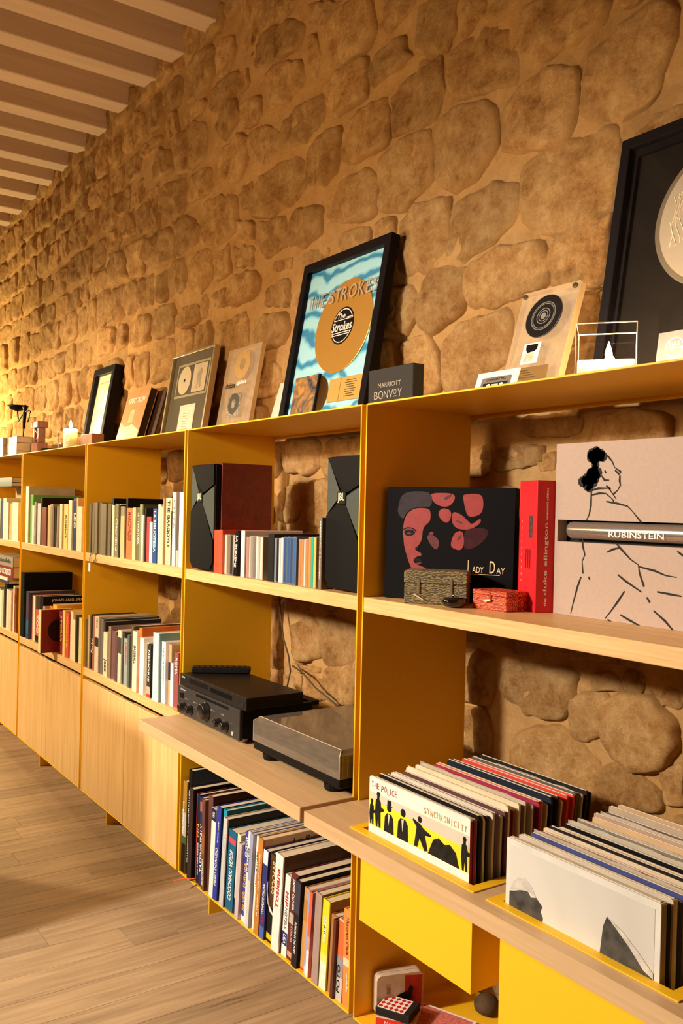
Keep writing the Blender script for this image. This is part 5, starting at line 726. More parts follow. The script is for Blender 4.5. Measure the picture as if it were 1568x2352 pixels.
for pts in ([(520, 440), (590, 400), (604, 412), (540, 458)], [(640, 620), (700, 640), (690, 655), (645, 640)], [(655, 780), (690, 740), (694, 760), (664, 800)]): pr(CP(pts), RPD, 1)
lt = mat((232, 206, 160), 0.5, bump=0, name='pale_gold_ink')
for s_, x_, w_, h_ in (('L', .668, .020, .105), ('ADY', .735, .085, .052), ('D', .842, .040, .105), ('AY', .905, .060, .052)): text(s_, (x_ * .31 + (0.0), yy, (0.262 * 0.262) + h_ * 0.262 / 2), w_ * 0.31, h_ * 0.262, lt, b, 'h', 'cover_lettering')
MB().box(0.655 * .31, 0.90 * .31, 2 * yy, yy, 0.262 * 0.247, 0.262 * 0.247 + 0.0012).obj('cover_line', lt, b)
b = thing('boxed_set', 'red boxed set standing on end with white lettering on its spine', 'box set', (0.4216, 0.1447, ZM + 0.0003), (0, 0, math.radians(-22)))
RB = mat((206, 36, 42), 0.42, 0.06, scale=30, name='bright_red_card'); MB().bbox(-0.088, 0, 0, 0.047, 0, 0.276, 0.001).obj('box', RB, b)
text('duke ellington', (0.0006, 0.022, 0.112), 0.150, 0.0105, WINK, b, 'rxup', 'spine_lettering', bold=0.012); text('the', (0.0006, 0.022, 0.022), 0.016, 0.006, WINK, b, 'rxup', 'spine_lettering'); text('centennial edition', (0.0006, 0.0225, 0.226), 0.066, 0.005, WINK, b, 'rxup', 'spine_lettering')
MB().box(-0.038, -0.020, yy, 0, 0.155, 0.202).obj('cover_photo', mat((70, 64, 60), 0.5, 0.7, scale=120, name='small_photo_print'), b)
for q in range(10): MB().box(-0.073, -0.071, yy, 0, 0.06 + q * 0.014, 0.065 + q * 0.014).obj('cover_dot', mat((230, 150, 140), 0.5, bump=0, name='pink_print'), b)
for q in range(3): MB().box(-0.052 + q * 0.01, -0.048 + q * 0.01, yy, 0, 0.09, 0.13).obj('cover_line', mat((120, 16, 24), 0.5, bump=0, name='dark_red_print'), b)
# large pale box with a window
b = thing('boxed_set', 'large pale box with a black line drawing and a slot showing a silver spine', 'box set', (0.4395, 0.180, ZM + 0.0003))
PB = mat((178, 154, 138), 0.7, 0.04, scale=120, name='pale_card'); W, H = 0.355, 0.352; s0, s1 = 0.150, 0.195
MB().box(0, W, 0, 0.10, 0, s0).box(0, W, 0, 0.10, s1, H).box(0, 0.007, 0, 0.10, s0, s1).box(W - 0.007, W, 0, 0.10, s0, s1).box(0.007, W - 0.007, 0.03, 0.10, s0, s1).obj('box', PB, b)
MB().box(0.0071, W - 0.0071, 0.0285, 0.0299, s0, s1).obj('slot_back', BLACK, b)
sp = MB().lathe([(0.0165, 0), (0.0175, 0.004), (0.0175, W - 0.05), (0.0165, W - 0.046)], (0.034, 0.0125, (s0 + s1) / 2 + 0.002), 28, 'x').obj('silver_spine', mat((186, 178, 166), 0.20, 0.25, 0.75, stretch=(2, 40, 40), name='foil_metal'), b, True)
text('RUBINSTEIN', (0.205, -0.0062, (s0 + s1) / 2 - 0.003), 0.125, 0.012, mat((214, 214, 214), 0.4, name='pale_blue_ink'), sp, 'h', 'spine_lettering')
LI = mat((48, 44, 38), 0.7, 0.05, bump=0, name='brush_ink')
def stroke(pts, wd=0.0022):
    """flat brush line on the box front: points in fractions of the picture crop"""
    P = [((u - 118) / 1418 * 0.303 + 0.003, 0.352 - (v - 150) / 2010 * 0.352) for u, v in pts]; mb = MB(); L_, R_ = [], []
    for i, p in enumerate(P):
        a_, c_ = P[max(0, i - 1)], P[min(len(P) - 1, i + 1)]; dx, dz = c_[0] - a_[0], c_[1] - a_[1]; q = math.hypot(dx, dz) or 1; nx, nz_ = -dz / q, dx / q; k = wd * (0.5 + 0.22 * math.sin(i * 1.7)); L_.append((p[0] + nx * k, p[1] + nz_ * k)); R_.append((p[0] - nx * k, p[1] - nz_ * k))
    v = [(x_, -0.0006, z_) for x_, z_ in L_ + R_]; n_ = len(P); mb.add(v, [(i, i + 1, n_ + i + 1, n_ + i) for i in range(n_ - 1)]); return mb
for pts in ([(660, 300), (720, 320), (770, 380), (800, 450), (870, 500)], [(860, 540), (858, 600), (868, 650), (840, 700), (795, 745)], [(655, 540), (690, 590), (740, 590)], [(690, 480), (700, 510)], [(805, 480), (850, 525), (870, 500)], [(520, 710), (620, 680), (740, 680), (825, 800)], [(545, 755), (640, 735), (710, 740), (770, 790), (800, 825)], [(710, 650), (760, 690)], [(540, 720), (538, 880), (520, 980), (490, 1045)], [(715, 828), (840, 850), (950, 878), (1010, 940), (1105, 1055)], [(450, 1270), (452, 1340), (480, 1440), (450, 1520), (462, 1660)], [(440, 1700), (400, 1820), (360, 1980), (325, 2140)], [(530, 1690), (545, 1720)], [(840, 1295), (900, 1360), (1000, 1460), (1080, 1510), (1095, 1600), (1145, 1740)], [(740, 1395), (800, 1360), (870, 1340)], [(1090, 1530), (1250, 1560), (1360, 1600), (1470, 1610)], [(860, 1635), (950, 1700), (1120, 1800)], [(940, 1810), (870, 1930), (800, 2040), (730, 2140)], [(1175, 1850), (1210, 1900)], [(1250, 1985), (1370, 2080), (1475, 2195)], [(900, 2075), (1000, 2120), (1110, 2165)], [(760, 2145), (860, 2200), (980, 2240)], [(1470, 1340), (1541, 1390), (1600, 1420)], [(1280, 1780), (1400, 1790), (1520, 1800)]):
    stroke(pts, 0.0030).obj('brush_line', LI, b)
hair = MB(); rh = random.Random(4)
for q in range(46):
    ang = rh.uniform(0, 2 * PI); u, v = (520 + 105 * math.cos(ang) * rh.random(), 560 + 125 * math.sin(ang) * rh.random()) if q < 26 else (560 + 110 * math.cos(ang) * rh.random() + 20, 340 + 90 * math.sin(ang) * rh.random())
    x_, z_ = (u - 118) / 1418 * 0.303 + 0.003, 0.352 - (v - 150) / 2010 * 0.352; rad = rh.uniform(0.006, 0.013)
    hair.prism(circ(x_, z_, rad, 9), -0.0010, -0.0001)
hair.obj('drawn_hair', LI, b)
def brocade(nm, c0, c1): 
    return swirl_mat(nm, c0, c1, tuple(min(255, int(q * 1.25)) for q in c1), 60.0, 14.0)
g = thing('brocade_box', 'grey-green brocade box with two bone toggles', 'box', (0.160, 0.006, ZM + 0.0003), (0, 0, math.radians(42))); BG = brocade('green_brocade', (84, 74, 50), (124, 110, 78))
MB().bbox(0, 0.140, 0, 0.075, 0, 0.044, 0.002).obj('body', BG, g); MB().bbox(-0.001, 0.141, -0.001, 0.076, 0.0445, 0.074, 0.003).obj('lid', BG, g)
for q in (0.032, 0.105):
    MB().bbox(q - 0.003, q + 0.003, -0.0025, -0.001, 0.022, 0.056, 0.0006).obj('strap', mat((120, 106, 74), 0.7, name='green_strap'), g); MB().tube([(q - 0.010 if q < .05 else q + 0.006, -0.004, 0.022), (q + 0.012 if q < .05 else q - 0.016, -0.006, 0.010)], [0.0022, 0.0013], 8).obj('toggle', mat((226, 208, 164), 0.4, name='bone'), g)
g = thing('brocade_box', 'small red-orange brocade box with a bone clasp', 'box', (0.2935, 0.0885, ZM + 0.0003), (0, 0, math.radians(2))); BR = brocade('red_brocade', (136, 30, 18), (196, 78, 36))
MB().bbox(0, 0.098, 0, 0.068, 0, 0.030, 0.0015).obj('body', BR, g); MB().bbox(-0.001, 0.099, -0.001, 0.069, 0.0304, 0.041, 0.002).obj('lid', BR, g)
MB().bbox(0.050, 0.056, -0.0025, -0.001, 0.016, 0.040, 0.0005).obj('strap', mat((150, 60, 34), 0.7, name='red_strap'), g); MB().tube([(0.040, -0.004, 0.019), (0.058, -0.005, 0.022)], [0.0032, 0.0022], 8).obj('clasp', mat((230, 206, 160), 0.4, name='bone'), g)
tag(MB().lathe([(0.012, 0), (0.024, 0.003), (0.0285, 0.011), (0.027, 0.018), (0.021, 0.022), (0.019, 0.0225), (0.0, 0.0195)], (0.268, 0.058, ZM + 0.0003), 32).obj('lidded_pot', mat((14, 11, 13), 0.12, 0.05, name='black_lacquer_gloss', coat=1.0), smooth=True), 'round glossy black lacquer pot in front of the brocade boxes', 'pot')
k = thing('loop_tag', 'white tag on a wire loop hanging over the middle shelf edge', 'tag', (-1.885, 0.0, ZM))
MB().tube([(-0.030, -0.003, -0.046), (-0.034, -0.004, -0.020), (-0.020, -0.003, 0.001), (0.010, 0.004, 0.002), (0.036, -0.003, -0.001), (0.040, -0.004, -0.018), (0.014, -0.004, -0.032), (-0.018, -0.004, -0.036)], 0.0022, 6).obj('loop', mat((150, 130, 104), 0.4, name='tag_wire'), k); MB().bbox(-0.042, -0.020, -0.006, -0.003, -0.076, -0.040, 0.001).obj('tag', WHITE, k)

# ------------------------------------------------------------------ games on the lowest right shelf
g = thing('card_tin', 'cream and red card game tin standing upright against the divider', 'tin', (0.0295, 0.048, Z1), (0, 0, math.radians(72)))
MB().prism(rr_pts(0.118, 0.098, 0.012, 4), -0.0155, 0.0).prism(rr_pts(0.118, 0.098, 0.012, 4), 0.001, 0.016).obj('box', mat((206, 184, 156), 0.45, name='cream_tin'), g)
g2 = MB().prism([(0.070, 0.004), (0.112, 0.004), (0.115, 0.09), (0.070, 0.094)], -0.0162, -0.0156).obj('red_panel', mat((176, 44, 34), 0.45, 0.2, name='red_tin_print'), g)
MB().prism([(0.048, 0.030), (0.060, 0.026), (0.086, 0.036), (0.092, 0.062), (0.084, 0.070), (0.076, 0.056), (0.060, 0.052), (0.050, 0.046)], -0.0170, -0.0163).obj('cover_figure', mat((40, 26, 28), 0.5, 0.3, name='dark_tin_print'), g)
text('GIOCO DEL PARETO', (0.030, -0.0162, 0.046), 0.066, 0.011, mat((130, 40, 30), 0.5, bump=0, name='tin_lettering_ink'), g, 'up', 'tin_lettering')
g = thing('card_pack', 'red and white pack lying under the black framed diamond box', 'card pack', (0.078, 0.062, Z1), (0, 0, math.radians(38)))
MB().bbox(-0.030, 0.062, -0.030, 0.040, 0, 0.026, 0.0015).obj('box', mat((206, 176, 160), 0.45, name='pink_white_card'), g); MB().box(-0.0306, -0.030, -0.029, 0.039, 0.002, 0.024).box(-0.030, 0.061, -0.0306, -0.030, 0.002, 0.024).obj('red_panel', mat((214, 52, 38), 0.4, name='red_card'), g); text('Memory', (0.014, -0.0312, 0.013), 0.046, 0.012, WINK, g, 'h', 'pack_lettering')
g = thing('diamond_box', 'black box with red diamonds on white lid atop the pack', 'box', (0.086, 0.070, Z1 + 0.0264), (0, 0, math.radians(28)))
MB().bbox(-0.040, 0.046, -0.032, 0.034, 0, 0.018, 0.001).obj('box', mat((42, 36, 32), 0.5, name='dark_card_box'), g); MB().box(-0.037, 0.030, -0.029, 0.031, 0.018, 0.0185).obj('lid_print', WHITE, g)
dm = MB()
for i_ in range(5):
    for j_ in range(4):
        cx, cy = -0.0305 + i_ * 0.0132, -0.0215 + j_ * 0.0146; dm.prism([(cx - 0.0058, cy), (cx, cy - 0.0066), (cx + 0.0058, cy), (cx, cy + 0.0066)], 0.0185, 0.0189, 'z')
dm.obj('diamond_print', mat((196, 30, 34), 0.45, name='red_diamond_print'), g)
g = thing('playing_cards', 'pink and white patterned card sheet lying in front at the bottom', 'cards', (0.160, 0.120, Z1), (0, 0, math.radians(22)))
MB().bbox(-0.070, 0.075, -0.075, 0.080, 0, 0.012, 0.001).obj('cards', WHITE, g); MB().box(-0.062, 0.067, -0.067, 0.072, 0.012, 0.0124).obj('back_print', mat((206, 116, 104), 0.5, 0.4, scale=160, name='pink_pattern_print'), g)
g = MB(); g.lathe([(0.020, 0), (0.030, 0.008), (0.032, 0.020), (0.024, 0.034), (0.010, 0.040)], (0.165, 0.285, Z1), 20); tag(g.obj('dark_pouch', mat((84, 64, 40), 0.8, 0.3, scale=40, bump=0.6, name='dark_cloth'), smooth=True), 'small dark pouch at the back of the lowest right shelf', 'pouch')
# ------------------------------------------------------------------ things standing along the top
def frame_root(name, label, cat, x0, y0, k, th):
    a = math.atan(k); return thing(name, label, cat, (x0, y0, ZT + th * math.sin(a) + 0.0003), (-a, 0, 0))
def frame(t, W, H, face, dep, m, rebate):
    """four frame bars, back board, glass in front of a recessed picture"""
    for (a, b_, c, d) in ((0, W, 0, face), (0, W, H - face, H), (0, face, face, H - face), (W - face, W, face, H - face)):
        MB().bbox(a, b_, 0, dep, c, d, 0.0012).obj('frame_bar', m, t)
    MB().box(face, W - face, rebate + 0.001, dep - 0.001, face, H - face).obj('back_board', mat((70, 56, 42), 0.8, name='hardboard'), t)
def pane(t, W, H, face, y): MB().box(face, W - face, y, y + 0.0012, face, H - face).obj('glass_pane', FRAME_GLASS, t)
BF = mat((20, 16, 18), 0.42, 0.08, name='black_frame_lacquer')
# gold record award
t = frame_root('framed_record', 'black framed gold record over a pale blue swirled print', 'framed award', -0.8185, 0.2345, 0.176, 0.032)
W, H = 0.478, 0.560; frame(t, W, H, 0.030, 0.032, BF, 0.018)
MB().box(0.030, W - 0.030, 0.0175, 0.019, 0.030, H - 0.030).obj('blue_print', swirl_mat('blue_swirl_print', (52, 128, 166), (112, 180, 200), (158, 206, 214), 4.2, 9.0, pos=(0.06, 0.22, 0.5)), t)
dx, dz = 0.2745, 0.3135
MB().lathe([(0.1500, 0.0165), (0.1500, 0.0145), (0.149, 0.0140), (0.052, 0.0140), (0.048, 0.0145), (0.048, 0.0165)], (dx, 0, dz), 96, 'y').obj('gold_disc', disc_mat('gold_disc_metal', (226, 170, 80), 0.26, 0.6), t)
lb = MB().lathe([(0.060, 0.0139), (0.060, 0.0133), (0.058, 0.0131)], (dx, 0, dz), 56, 'y').obj('disc_label', mat((20, 19, 20), 0.4, name='black_label'), t)
yl = 0.0128; PI_ = mat((222, 206, 190), 0.45, bump=0, name='label_pale_ink')
mb = MB(); ring(mb, dx, dz, 0.0515, 0.0545, yl, yl + 0.0003, 30, 0.35, 2.75); ring(mb, dx, dz, 0.0515, 0.0545, yl, yl + 0.0003, 30, 0.35 + PI, 2.75 + PI)
mb.box(dx - 0.048, dx + 0.052, yl, yl + 0.0003, dz + 0.018, dz + 0.0207).box(dx - 0.052, dx + 0.052, yl, yl + 0.0003, dz - 0.0235, dz - 0.0205).box(dx - 0.050, dx + 0.046, yl, yl + 0.0003, dz - 0.0305, dz - 0.0275).box(dx + 0.018, dx + 0.054, yl, yl + 0.0003, dz + 0.0225, dz + 0.025).obj('label_emblem', PI_, lb)
text('The', (dx - 0.012, yl, dz + 0.0325), 0.044, 0.018, PI_, lb, 'h', 'label_lettering', bold=0.02, slant=0.15); text('Strokes', (dx, yl, dz - 0.002), 0.108, 0.030, PI_, lb, 'h', 'label_lettering', bold=0.02, slant=0.1)
mb = MB()
for c_, x_, w_ in (('T', .082, .034), ('H', .118, .034), ('E', .154, .029), ('S', .204, .032), ('T', .240, .034), ('R', .276, .034), ('O', .320, .046), ('K', .366, .036), ('E', .403, .029), ('S', .434, .032)):
    o_ = text(c_, (x_ - 0.012, 0.0085, 0.418), w_ * 0.86, 0.044, SILVER, t, 'h', 'metal_letter'); q = o_.modifiers.new('depth', 'SOLIDIFY'); q.thickness = 0.0025
cd_ = MB().bbox(0.052, 0.190, 0.012, 0.0172, 0.034, 0.170, 0.001).obj('album_cover', swirl_mat('orange_blue_print', (34, 44, 60), (150, 110, 60), (232, 150, 40), 16.0, 3.0, wave=False), t)
MB().box(0.190, 0.198, 0.010, 0.0172, 0.034, 0.170).obj('case_spine', mat((24, 26, 32), 0.3, name='dark_spine'), t)
MB().lathe([(0.062, 0.0172), (0.062, 0.0160)], (0.1915, 0, 0.102), 48, 'y').obj('small_gold_disc', disc_mat('small_gold_metal', (206, 160, 90), 0.25, 1.0, 2400), t)
pl = MB().bbox(0.258, 0.430, 0.0135, 0.0172, 0.070, 0.144, 0.0008).obj('brass_plaque', mat((206, 164, 86), 0.42, 0.06, 0.35, scale=300, name='brushed_brass'), t)
MB().box(0.3190, 0.3202, 0.0131, 0.0135, 0.071, 0.143).obj('plaque_line', mat((70, 50, 24), 0.6, bump=0, name='engraved_line'), pl)
for q in range(8): MB().box(0.374 - 0.018 - 0.012 * math.sin(q * 2.2 + 1) ** 2, 0.374 + 0.018 + 0.012 * math.sin(q * 2.2 + 1) ** 2, 0.0131, 0.0135, 0.0815 + q * 0.007, 0.0840 + q * 0.007).obj('engraved_text', mat((84, 62, 28), 0.6, bump=0, name='engraved_text'), pl)
pane(t, W, H, 0.030, 0.006)
# platinum record award at the right edge
t = frame_root('framed_record', 'large black frame with a silver record, cut by right edge', 'framed award', 0.4510, 0.2600, 0.165, 0.034)
W, H = 0.560, 0.566; frame(t, W, H, 0.024, 0.034, BF, 0.024)
MB().box(0.024, W - 0.024, 0.0245, 0.026, 0.024, H - 0.024).obj('black_mat', mat((24, 19, 15), 0.8, 0.03, scale=20, bump=0, name='black_mat_board'), t)
MB().box(0.024, W - 0.024, 0.016, 0.0245, H - 0.040, H - 0.024).box(0.024, 0.036, 0.016, 0.0245, 0.024, H - 0.040).box(W - 0.036, W - 0.024, 0.016, 0.0245, 0.024, H - 0.040).obj('inner_fillet', BF, t)
dx, dz = 0.258, 0.352
MB().lathe([(0.1580, 0.0240), (0.1580, 0.0222), (0.1560, 0.0218), (0.1465, 0.0218)], (dx, 0, dz), 96, 'y').obj('disc_rim', mat((150, 138, 116), 0.2, 0.05, 0.6, name='disc_rim_metal'), t)
MB().lathe([(0.1462, 0.0218), (0.1462, 0.0212), (0.004, 0.0212)], (dx, 0, dz), 96, 'y').obj('silver_disc', disc_mat('platinum_disc_metal', (206, 190, 166), 0.28, 0.6, 1400), t)
ET = mat((226, 208, 176), 0.5, bump=0, name='etched_line'); E_ = MB(); re_ = random.Random(12)
for q in range(13):
    x0 = -0.120 + q * 0.0085; z0 = 0.052 - 0.0012 * (q - 4) ** 2 * 0.5 + 0.012; pts = []
    for s_ in range(9): pts.append((dx + x0 + 0.006 * math.sin(s_ * 0.95 + q * 0.6) + 0.0016 * s_, 0.0208, dz + z0 - s_ * 0.0135))
    E_.tube(pts, 0.0009, 4)
for q in range(6): E_.tube([(dx - 0.10 + 0.03 * q + 0.012 * math.cos(s_ * 0.8), 0.0208, dz + 0.03 + 0.03 * math.sin(s_ * 0.8 + q)) for s_ in range(7)], 0.0008, 4)
E_.tube([(dx - 0.088, 0.0208, dz + 0.075), (dx - 0.082, 0.0208, dz + 0.122), (dx - 0.060, 0.0208, dz + 0.085), (dx - 0.052, 0.0208, dz + 0.125)], 0.0016, 4)
E_.tube([(dx - 0.122, 0.0208, dz + 0.0), (dx - 0.112, 0.0208, dz - 0.03), (dx - 0.117, 0.0208, dz - 0.055)], 0.0012, 4)
E_.obj('etched_drawing', ET, t)
text('S', (dx - 0.068, 0.0206, dz - 0.088), 0.010, 0.014, ET, t, 'h', 'etched_lettering', bold=0.02); text('N', (dx - 0.066, 0.0206, dz + 0.100), 0.024, 0.030, ET, t, 'h', 'etched_lettering', bold=0.02)
IR = mat((190, 186, 180), 0.25, 0.12, 0.7, scale=14, name='silver_foil_plaque')
pl = MB().bbox(0.144, 0.300, 0.0195, 0.0242, 0.030, 0.116, 0.0008).obj('foil_plaque', IR, t)
mb = MB(); ring(mb, 0.1845, 0.0805, 0.0195, 0.0212, 0.0191, 0.0194, 40); mb.box(0.165, 0.204, 0.0191, 0.0194, 0.0795, 0.0807).obj('plaque_emblem', mat((236, 230, 214), 0.4, bump=0, name='pale_emblem'), pl)
text('RIAA', (0.1845, 0.0190, 0.0885), 0.025, 0.0115, mat((236, 230, 214), 0.4, bump=0, name='pale_emblem'), pl, 'h', 'plaque_lettering')
MB().bbox(0.206, 0.330, 0.0205, 0.0242, 0.124, 0.128, 0.0005).obj('plate_edge', mat((200, 160, 120), 0.3, 0.05, 0.5, name='thin_plate'), t)
pane(t, W, H, 0.024, 0.008)
# clear acrylic awards
ACR = glass('cloudy_acrylic', (0.97, 0.92, 0.82), 1.49, 0.04, cloud=0.30, cloud_c=(0.80, 0.64, 0.44), boost=0.9); ACE = mat((236, 204, 150), 0.2, 0.1, scale=20, name='acrylic_edge', coat=0.5)
t = frame_root('acrylic_award', 'clear acrylic award with a small black disc behind cassette card', 'award', 0.1930, 0.242, 0.31, 0.020)
W, H = 0.176, 0.281
MB().bbox(0, W, 0, 0.020, 0, H, 0.0015).obj('acrylic_block', ACR, t); MB().box(W - 0.0002, W + 0.0003, 0.001, 0.019, 0.002, H - 0.002).box(0.002, W - 0.002, 0.001, 0.019, H - 0.0002, H + 0.0003).obj('polished_edge', ACE, t)
d_ = MB().lathe([(0.0535, -0.0002), (0.0535, -0.0022), (0.0525, -0.0027), (0.010, -0.0027)], (0.088, 0, 0.207), 56, 'y').obj('black_disc', disc_mat('black_vinyl', (26, 26, 28), 0.2, 0.0, 2600), t)
mb = MB()
for r_ in (0.012, 0.018, 0.030, 0.034): ring(mb, 0.088, 0.207, r_, r_ + 0.0022, -0.0031, -0.0028, 40)
mb.obj('disc_rings', mat((120, 118, 110), 0.4, name='grey_ring_print'), d_); MB().lathe([(0.008, -0.0028), (0.008, -0.0033)], (0.088, 0, 0.207), 24, 'y').obj('disc_centre', mat((130, 126, 120), 0.3, name='grey_centre'), d_)
MB().box(0.048, 0.100, -0.0008, 0, 0.090, 0.142).obj('white_card', WHITE, t); MB().prism([(0.056, 0.138), (0.092, 0.138), (0.092, 0.126), (0.086, 0.120), (0.064, 0.118), (0.058, 0.126)], -0.0014, -0.0009).obj('dark_shape', BLACK, t)
MB().prism([(0.062, 0.118), (0.084, 0.118), (0.090, 0.096), (0.056, 0.096)], -0.0013, -0.0009).obj('pale_shape', mat((220, 190, 160), 0.5, 0.2, scale=60, name='pale_figure_print'), t)
MB().box(0.040, 0.140, -0.0010, 0, 0.045, 0.081).obj('brass_plate', mat((150, 116, 66), 0.4, 0.08, 0.4, name='dull_brass'), t)
for q in range(4): MB().box(0.050, 0.105 - 0.008 * q, -0.0013, -0.0010, 0.054 + q * 0.006, 0.0558 + q * 0.006).obj('engraved_text', mat((84, 62, 28), 0.6, bump=0, name='engraved_text'), t)
for q in (0.012, W - 0.012): MB().lathe([(0.0065, 0), (0.0065, -0.004), (0.005, -0.005)], (q, 0, H - 0.012), 18, 'y').obj('corner_bolt', mat((120, 106, 84), 0.3, 0.05, 0.8, name='bolt_metal'), t)
t = frame_root('cassette_card', 'white card picturing a grey cassette, leaning on acrylic award', 'card', 0.2245, 0.135, 0.35, 0.003)
MB().box(0, 0.128, 0, 0.003, 0, 0.064).obj('card', WHITE, t); c_ = MB().prism(rr_pts(0.092, 0.040, 0.004, 2), -0.0005, 0.0).obj('cassette_print', mat((120, 112, 100), 0.5, 0.12, name='grey_cassette_print'), t); c_.location = (0.018, 0, 0.010)
MB().box(0.008, 0.084, -0.0009, -0.0005, 0.009, 0.026).obj('cassette_window', mat((40, 38, 36), 0.4, name='dark_print'), c_)
for q in (0.026, 0.066): MB().lathe([(0.0062, -0.0009), (0.0062, -0.0013)], (q, 0, 0.0175), 16, 'y').obj('cassette_hub', WHITE, c_)
MB().box(0.036, 0.056, -0.0013, -0.0009, 0.013, 0.022).obj('cassette_label', mat((210, 196, 170), 0.5, name='pale_print2'), c_); text('COMFORT MIX', (0.046, -0.0009, 0.0335), 0.060, 0.006, INK, c_, 'h', 'cassette_lettering')
t = frame_root('acrylic_award', 'clear acrylic award with a beige ring, right of silver frame', 'award', -1.3480, 0.2700, 0.172, 0.018)
W, H = 0.258, 0.345
MB().bbox(0, W, 0, 0.018, 0, H, 0.0015).obj('acrylic_block', ACR, t); MB().box(W - 0.0002, W + 0.0003, 0.001, 0.017, 0.002, H - 0.002).box(0.002, W - 0.002, 0.001, 0.017, H - 0.0002, H + 0.0003).obj('polished_edge', ACE, t)
mb = MB(); ring(mb, 0.136, 0.278, 0.022, 0.056, -0.0010, 0, 44); mb.obj('beige_ring', mat((206, 164, 98), 0.4, 0.08, 0.3, name='beige_gold_disc'), t)
text('christina', (0.066, -0.0006, 0.202), 0.078, 0.022, INK, t, 'h', 'award_lettering', bold=0.03); text('aguilera', (0.150, -0.0006, 0.206), 0.078, 0.020, WINK, t, 'h', 'award_lettering', bold=0.03)
MB().box(0.070, 0.170, -0.0008, 0, 0.078, 0.168).obj('photo_card', swirl_mat('grey_photo_print', (60, 54, 46), (150, 136, 110), (206, 196, 170), 30, 2, wave=False), t)
mb = MB(); ring(mb, 0.116, 0.128, 0.018, 0.040, -0.0014, -0.0008, 32); mb.obj('dark_ring_print', mat((70, 62, 52), 0.5, 0.2, name='dark_ring_print'), t)
# silver frame
t = frame_root('framed_award', 'silver framed award with white disc and certificate on grey mat', 'framed award', -1.8835, 0.2720, 0.156, 0.026)
W, H = 0.408, 0.392; SF = mat((212, 196, 160), 0.3, 0.06, 0.8, name='champagne_frame_metal'); frame(t, W, H, 0.010, 0.026, SF, 0.012)
MB().box(0.010, W - 0.010, 0.0125, 0.014, 0.010, H - 0.010).obj('grey_mat', mat((92, 82, 60), 0.7, 0.06, scale=200, name='grey_green_mat'), t)
MB().box(0.058, 0.366, 0.0118, 0.0125, 0.200, 0.346).obj('inset_border', mat((170, 156, 118), 0.5, name='pale_border'), t); MB().box(0.068, 0.356, 0.0112, 0.0118, 0.210, 0.336).obj('inset_mat', mat((84, 76, 58), 0.7, name='dark_inset'), t)
MB().lathe([(0.0605, 0.0112), (0.0605, 0.0100), (0.009, 0.0100)], (0.142, 0, 0.273), 48, 'y').obj('white_disc', mat((222, 206, 176), 0.35, 0.05, name='cream_disc'), t); MB().lathe([(0.008, 0.0100), (0.008, 0.0096)], (0.142, 0, 0.273), 18, 'y').obj('disc_hole', BLACK, t)
p_ = MB().box(0.222, 0.346, 0.0104, 0.0112, 0.214, 0.332).obj('drawing_card', mat((206, 188, 160), 0.6, name='cream_card'), t)
MB().prism([(0.262, 0.230), (0.276, 0.226), (0.282, 0.260), (0.296, 0.226), (0.308, 0.234), (0.300, 0.276), (0.306, 0.296), (0.292, 0.312), (0.276, 0.300), (0.262, 0.292), (0.268, 0.262)], 0.0100, 0.0104).obj('card_drawing', mat((170, 152, 124), 0.6, 0.2, name='faint_drawing_print'), p_)
n_ = MB().box(0.142, 0.288, 0.0112, 0.0125, 0.016, 0.165).obj('certificate', WHITE, t); MB().box(0.152, 0.278, 0.0108, 0.0112, 0.020, 0.1545).box(0.2782, 0.2800, 0.0106, 0.0112, 0.018, 0.156).obj('certificate_border', mat((244, 238, 222), 0.6, name='certificate_paper'), n_)
for q in range(7): MB().box(0.185, 0.245 - 0.01 * (q % 3), 0.0104, 0.0108, 0.060 + q * 0.011, 0.0618 + q * 0.011).obj('certificate_text', mat((150, 140, 120), 0.6, bump=0, name='faint_text'), n_)
pane(t, W, H, 0.010, 0.006)
# black box frame further left
t = frame_root('framed_award', 'deep black frame with pale green mat behind the pillar candle', 'framed award', -2.9185, 0.2650, 0.172, 0.055)
W, H = 0.312, 0.450; frame(t, W, H, 0.036, 0.055, BF, 0.022)
MB().box(0.036, W - 0.036, 0.022, 0.024, 0.036, H - 0.036).obj('pale_mat', mat((206, 206, 160), 0.7, 0.05, name='pale_green_mat'), t)
MB().box(0.085, 0.235, 0.0205, 0.022, 0.225, 0.345).obj('print_card', mat((190, 186, 150), 0.6, 0.1, name='khaki_card'), t); MB().box(0.095, 0.150, 0.0198, 0.0205, 0.235, 0.335).box(0.165, 0.225, 0.0198, 0.0205, 0.235, 0.335).obj('small_print', mat((226, 222, 190), 0.6, name='cream_print'), t)
MB().prism([(0.10, 0.06), (0.20, 0.06), (0.215, 0.12), (0.19, 0.18), (0.15, 0.205), (0.12, 0.16), (0.095, 0.12)], 0.0205, 0.022).obj('white_figure_print', mat((238, 236, 214), 0.6, 0.08, name='white_print'), t); MB().box(0.075, 0.245, 0.0205, 0.022, 0.37, 0.376).obj('print_line', mat((160, 156, 120), 0.6, name='olive_line'), t)
pane(t, W, H, 0.036, 0.010)
